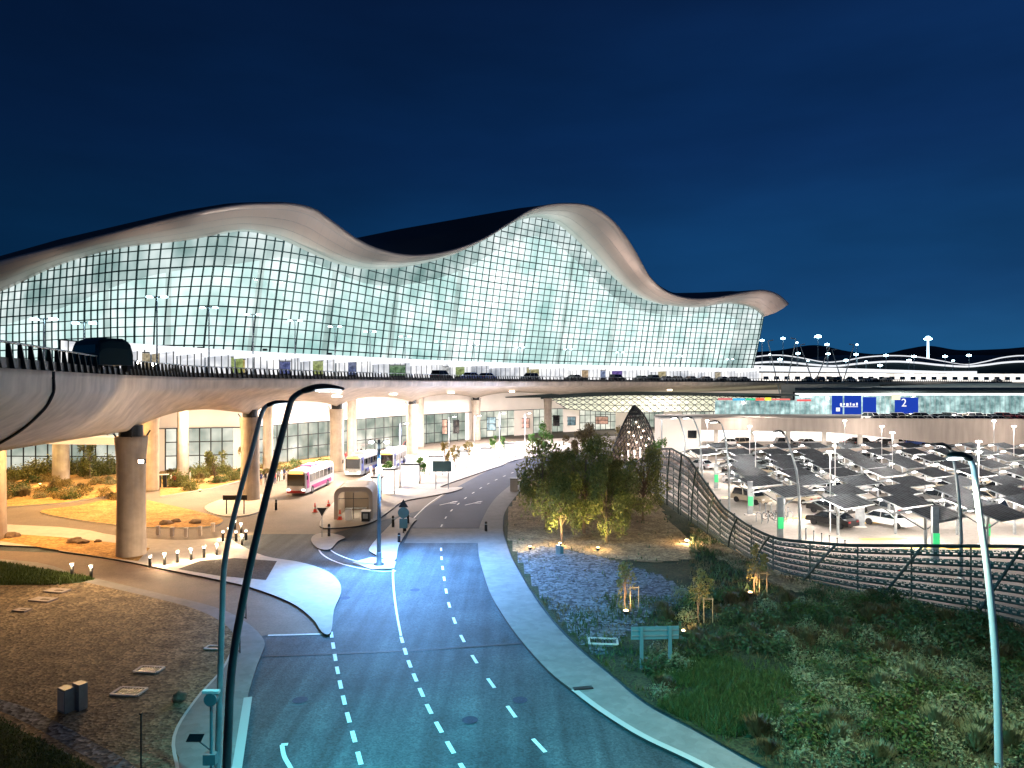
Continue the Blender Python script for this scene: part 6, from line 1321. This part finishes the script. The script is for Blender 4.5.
# cabinets on the bed near cluster + concrete post
p = onT(558, 557); th = thing('service_box', 'small pale teal box at the foot of the staked tree', 'service box', p); b = MB(); b.box((0, 0, .35), (.35, .3, .75)); b.build('body', 'steel', th); b = MB(); b.box((.3, .1, .3), (.25, .2, .6)); b.build('side_box', 'teal_paint', th)
p = G(514, 491, .12); th = thing('concrete_post', 'square tan post at the footpath bend beside the tree cluster', 'post', p); b = MB(); b.box((0, 0, .75), (1.0, .8, 1.7)); b.build('block', 'parapet', th); b = MB(); b.box((0, 0, 1.63), (1.08, .88, .08)); b.build('cap', 'dark', th)
# uplights
for k, (px, py, pw, cl, tgt, lb) in enumerate([(560, 549, 800, (1, .82, .3), (550, 515), 'small ground spotlight glowing below the left of the tree cluster'), (598, 553, 1000, (1, .8, .25), (600, 525), 'small ground spotlight under the middle of the tree cluster'), (530, 552, 90, (1, .7, .4), (548, 500), 'tiny ground light at the left tip of the tree bed'), (687, 545, 500, (1, .65, .35), (700, 520), 'bright starry ground floodlight at the foot of the screen'), (684, 640, 350, (1, .7, .35), (699, 600), 'small glowing ground light right of the road sign'), (626, 618, 260, (1, .65, .3), (626, 590), 'tiny ground light under the staked sapling'), (750, 600, 350, (1, .65, .3), (755, 575), 'tiny ground light under the tree by the screen'), (40, 486, 700, (1, .85, .3), (50, 470), 'ground floodlight in the leafy bed at the far left'), (200, 492, 600, (1, .8, .35), (215, 470), 'ground floodlight in the bed left of the second pillar')]):
    p = onT(px, py) if px > 300 else G(px, py, .14); p = p + Vector((0, 0, .02)); th = thing('ground_spotlight', lb, 'ground light', p)
    b = MB(); b.lathe([(.06, 0), (.16, .12), (.17, .26)], (0, 0, 0), 12); b.build('housing', 'dark', th, True); b = MB(); b.lathe([(.15, .262), (.13, .30), (.02, .34)], (0, 0, 0), 12); b.build('lens', emis('spot_lens', cl, 60 if k == 3 else 6), th, True)
    if k == 3: point('spot_light', (p.x, p.y - .3, p.z + .6), 260, cl, .12)
    if k < 3 or k > 6: point('spot_light', (p.x, p.y + .2, p.z + 1.0), 130, (1, .68, .3), .1)  # extra fill point added to brighten the bed around the fitting
    spot('spot_light', (p.x, p.y, p.z + .4), pw, cl, 110, (P(tgt[0], tgt[1], p.y + 1.5)))
# ================================================================ PEOPLE
def person_mesh(seed, top, bottom, step=.25, carry=False):
    """one continuous skinned body with clothing as vertex ranges of materials by height"""
    me = bpy.data.meshes.new('person_skel'); V = []; E_ = []; Rr = []
    def v(p, r): V.append(p); Rr.append(r); return len(V) - 1
    r_ = random.Random(seed); s_ = step
    pel = v((0, 0, .95), .13); ch = v((0, 0, 1.2), .135); sh = v((0, 0, 1.42), .12); nk = v((0, -.01, 1.52), .05); h1 = v((0, -.02, 1.60), .085); h2 = v((0, -.02, 1.69), .09); h3 = v((0, -.01, 1.76), .06)
    E_ += [(pel, ch), (ch, sh), (sh, nk), (nk, h1), (h1, h2), (h2, h3)]
    for sd in (-1, 1):
        q = s_ * sd; a = v((sd * .10, 0, .86), .09); k = v((sd * .105, -q * .45, .48), .06); an = v((sd * .11, q * .1 - q * .6, .09), .042); t = v((sd * .12, an and -q * .5 - .14, .04), .035)
        E_ += [(pel, a), (a, k), (k, an), (an, t)]
        a = v((sd * .19, 0, 1.4), .058); k = v((sd * .25, q * .35 + .03, 1.13), .045); w2 = v((sd * .24, q * .5 - .08, .90), .032); hd = v((sd * .235, q * .5 - .12, .81), .034); E_ += [(sh, a), (a, k), (k, w2), (w2, hd)]
    me.from_pydata(V, E_, []); o = bpy.data.objects.new('tmp', me); C.objects.link(o); m = o.modifiers.new('s', 'SKIN')
    for i, r in enumerate(Rr): me.skin_vertices[0].data[i].radius = (r, r)
    me.skin_vertices[0].data[0].use_root = True; m.use_smooth_shade = True; ss = o.modifiers.new('u', 'SUBSURF'); ss.levels = 1; ss.render_levels = 1
    bpy.context.view_layer.update(); out = bpy.data.meshes.new_from_object(o.evaluated_get(bpy.context.evaluated_depsgraph_get())); bpy.data.objects.remove(o)
    for mt in (top, bottom, 'skin', 'hair', 'black'): out.materials.append(M[mt])
    for p in out.polygons:
        c = p.center; p.use_smooth = True
        p.material_index = 3 if c.z > 1.70 or (c.z > 1.58 and c.y > .01) else 2 if c.z > 1.5 or (abs(c.x) > .2 and c.z < .95) else 0 if c.z > .92 else 4 if c.z < .09 else 1
    return out
M['skin'] = mat('skin', (.35, .2, .13), .6); M['hair'] = mat('hair', (.015, .012, .01), .7)
for nme, c in dict(cl_red=(.4, .04, .04), cl_white=(.7, .7, .68), cl_navy=(.03, .04, .12), cl_grey=(.15, .15, .16), cl_black=(.015, .015, .018), cl_tan=(.35, .25, .16)).items(): M[nme] = mat(nme, c, .85)
combos = [('cl_red', 'cl_navy', 'red top and navy trousers'), ('cl_white', 'cl_black', 'white shirt and black trousers'), ('cl_black', 'cl_grey', 'black top and grey trousers'), ('cl_navy', 'cl_tan', 'navy top and tan trousers'), ('cl_white', 'cl_white', 'long white clothes'), ('cl_grey', 'cl_black', 'grey top and black trousers')]
PM = [person_mesh(i, a, b_, [.1, .3, .05, .35, .12, .25][i]) for i, (a, b_, _) in enumerate(combos)]
pr_ = random.Random(4); pos = []
for i in range(15): pos.append((262 + i * 3.9 + pr_.uniform(-1.5, 1.5), 486 - i * .95 + pr_.uniform(-1, 1), 'along the kerb behind the leading coach'))
for i in range(10): pos.append((346 + i * 3.6 + pr_.uniform(-1, 1), 462 - pr_.uniform(0, 6), 'in the crowd right of the third pillar'))
pos += [(171, 486, 'by the dark rack at the foot of the inner pillar'), (175, 486.5, 'by the dark rack at the foot of the inner pillar'), (180, 485, 'by the dark rack at the foot of the inner pillar'), (190, 483, 'walking alone left of the second pillar'), (371, 476, 'beside the silver coach'), (374, 480, 'beside the silver coach'), (404, 466, 'near the red van'), (416, 470, 'under the plaza lamps'), (464, 461, 'under the plaza lamps'), (447, 463, 'under the plaza lamps'), (372, 512, 'beside the bus shelter')]
pos.sort()
for i, (px, py, wh) in enumerate(pos):
    k = (i * 5 + 1) % 6; p = G(px, py, .12); o = bpy.data.objects.new('person', PM[k]); C.objects.link(o); o.location = (p.x, p.y, .13); o.rotation_euler = (0, 0, pr_.uniform(0, 6.28)); o.scale = (1.0,) * 3
    tag(o, 'person in %s %s, %s from left' % (combos[k][2], wh.replace('along the kerb behind the leading coach', 'behind the leading coach').replace('in the crowd right of the third pillar', 'right of the third pillar').replace('by the dark rack at the foot of the inner pillar', 'by the dark rack').replace('walking alone left of the second pillar', 'left of the second pillar'), ORD[i]), 'person', 'people under the flyover')
# dark rack at inner pillar
p = G(160, 488, .12); th = thing('luggage_rack', 'dark slatted rack at the foot of the inner white pillar', 'rack', p, .2)
for k in range(3): b = MB(); b.box((-.8 + k * .7, 0, .9), (.42, .35, 1.6)); b.build('slat_panel', 'dark', th)
b = MB(); b.box((-.1, 0, 1.8), (2.3, .45, .1)); b.build('top', 'concrete_white', th)
# far planter cars: red car in the leafy bed background
put_car(G(45, 468, .15), 1.4, 'red', 0, 'red car parked behind the leafy bushes at the far left')
# ================================================================ LIGHTS of the lit places
# flyover underside: warm flood fittings, left dimmer and yellower, plaza very bright
fx = [(-42, 62, 900, (1, .54, .2)), (-52, 85, 1300, (1, .56, .2)), (-38, 82, 1300, (1, .62, .3)), (-45, 100, 2200, (1, .8, .6)), (-24, 96, 3200, (1, .76, .56)), (-33, 118, 3600, (1, .84, .7)), (-20, 118, 4200, (1, .84, .74)), (-12, 138, 5000, (1, .86, .8)), (-26, 142, 4200, (1, .86, .76)), (0, 160, 6000, (1, .86, .82)), (18, 180, 6500, (1, .87, .86)), (-70, 100, 1100, (1, .6, .25)), (-60, 70, 700, (1, .54, .2)), (45, 200, 6000, (1, .9, .85))]
fl = thing('soffit_floodlights', 'row of small flood fittings fixed beneath the flyover', 'floodlights', (-31, 100, 12))
for k, (x, y, pw, cl) in enumerate(fx):
    pw *= 1.9 if k in (0, 1, 2, 12) else 1.6
    b = MB(); b.box((x + 31, y - 100, .3), (1.2, .5, .18)); b.build('floodlight', 'lens_warm', fl)
    area_light('flood', (x, y, 12.15), 1.6, pw, cl)
# uplighters added in front of the glass to brighten the roof ribbon
ul = thing('added_uplighters', 'row of small added uplighter fittings before the glass front', 'floodlights', cp(300, 6, 18.8)); o0 = Vector(ul.location)
for k, (px, pw, cl) in enumerate([(20, 2500, (1, .8, .65)), (110, 5200, (1, .74, .6)), (200, 3200, (1, .82, .74)), (265, 4500, (1, .8, .7)), (330, 5000, (1, .8, .7)), (410, 3000, (1, .82, .75)), (480, 5200, (1, .82, .76)), (560, 6500, (1, .76, .66)), (620, 7000, (1, .72, .6)), (660, 7500, (1, .78, .68)), (720, 7000, (1, .8, .72)), (760, 9000, (1, .72, .62))]):
    d = interp(CPX, px) + 3; d = interp(DB, px) - 26; p = GD(px, d, 19.2); b = MB(); b.box(p - o0, (.6, .5, .35)); b.build('uplighter', 'dark', ul)
    t, y = top_of(px); spot('ribbon_fill_light', (p.x, p.y, 19.7), pw, cl, 80, P(t, y - 10, interp(DB, px) - 8))
# warm fill lamps added at pillar and flyover edge to brighten verge and pillar
pf = thing('pillar_fill_lamp', 'small added warm fill lamp clamped to the nearest pillar facing the gravel verge', 'floodlight', (-29.7, 56.2, 7.8))
b = MB(); b.box((0, 0, 0), (.5, .3, .35)); b.build('housing', 'dark', pf); b = MB(); b.box((.0, -.17, 0), (.4, .04, .26)); b.build('lens', 'lens_warm', pf); b = MB(); b.tube([(0, 0, 0), (-.4, .3, -.1)], .04, 5); b.build('bracket', 'dark', pf)
spot('verge_fill_light', (-29.5, 55.6, 7.8), 4500, (1, .62, .30), 74, (-27, 36, 0))
spot('deck_fill_light', (-20, 45, 12.6), 700, (1, .7, .42), 130, (-30, 52, 5))  # fill spot without a fitting, added to brighten pillar and deck edge
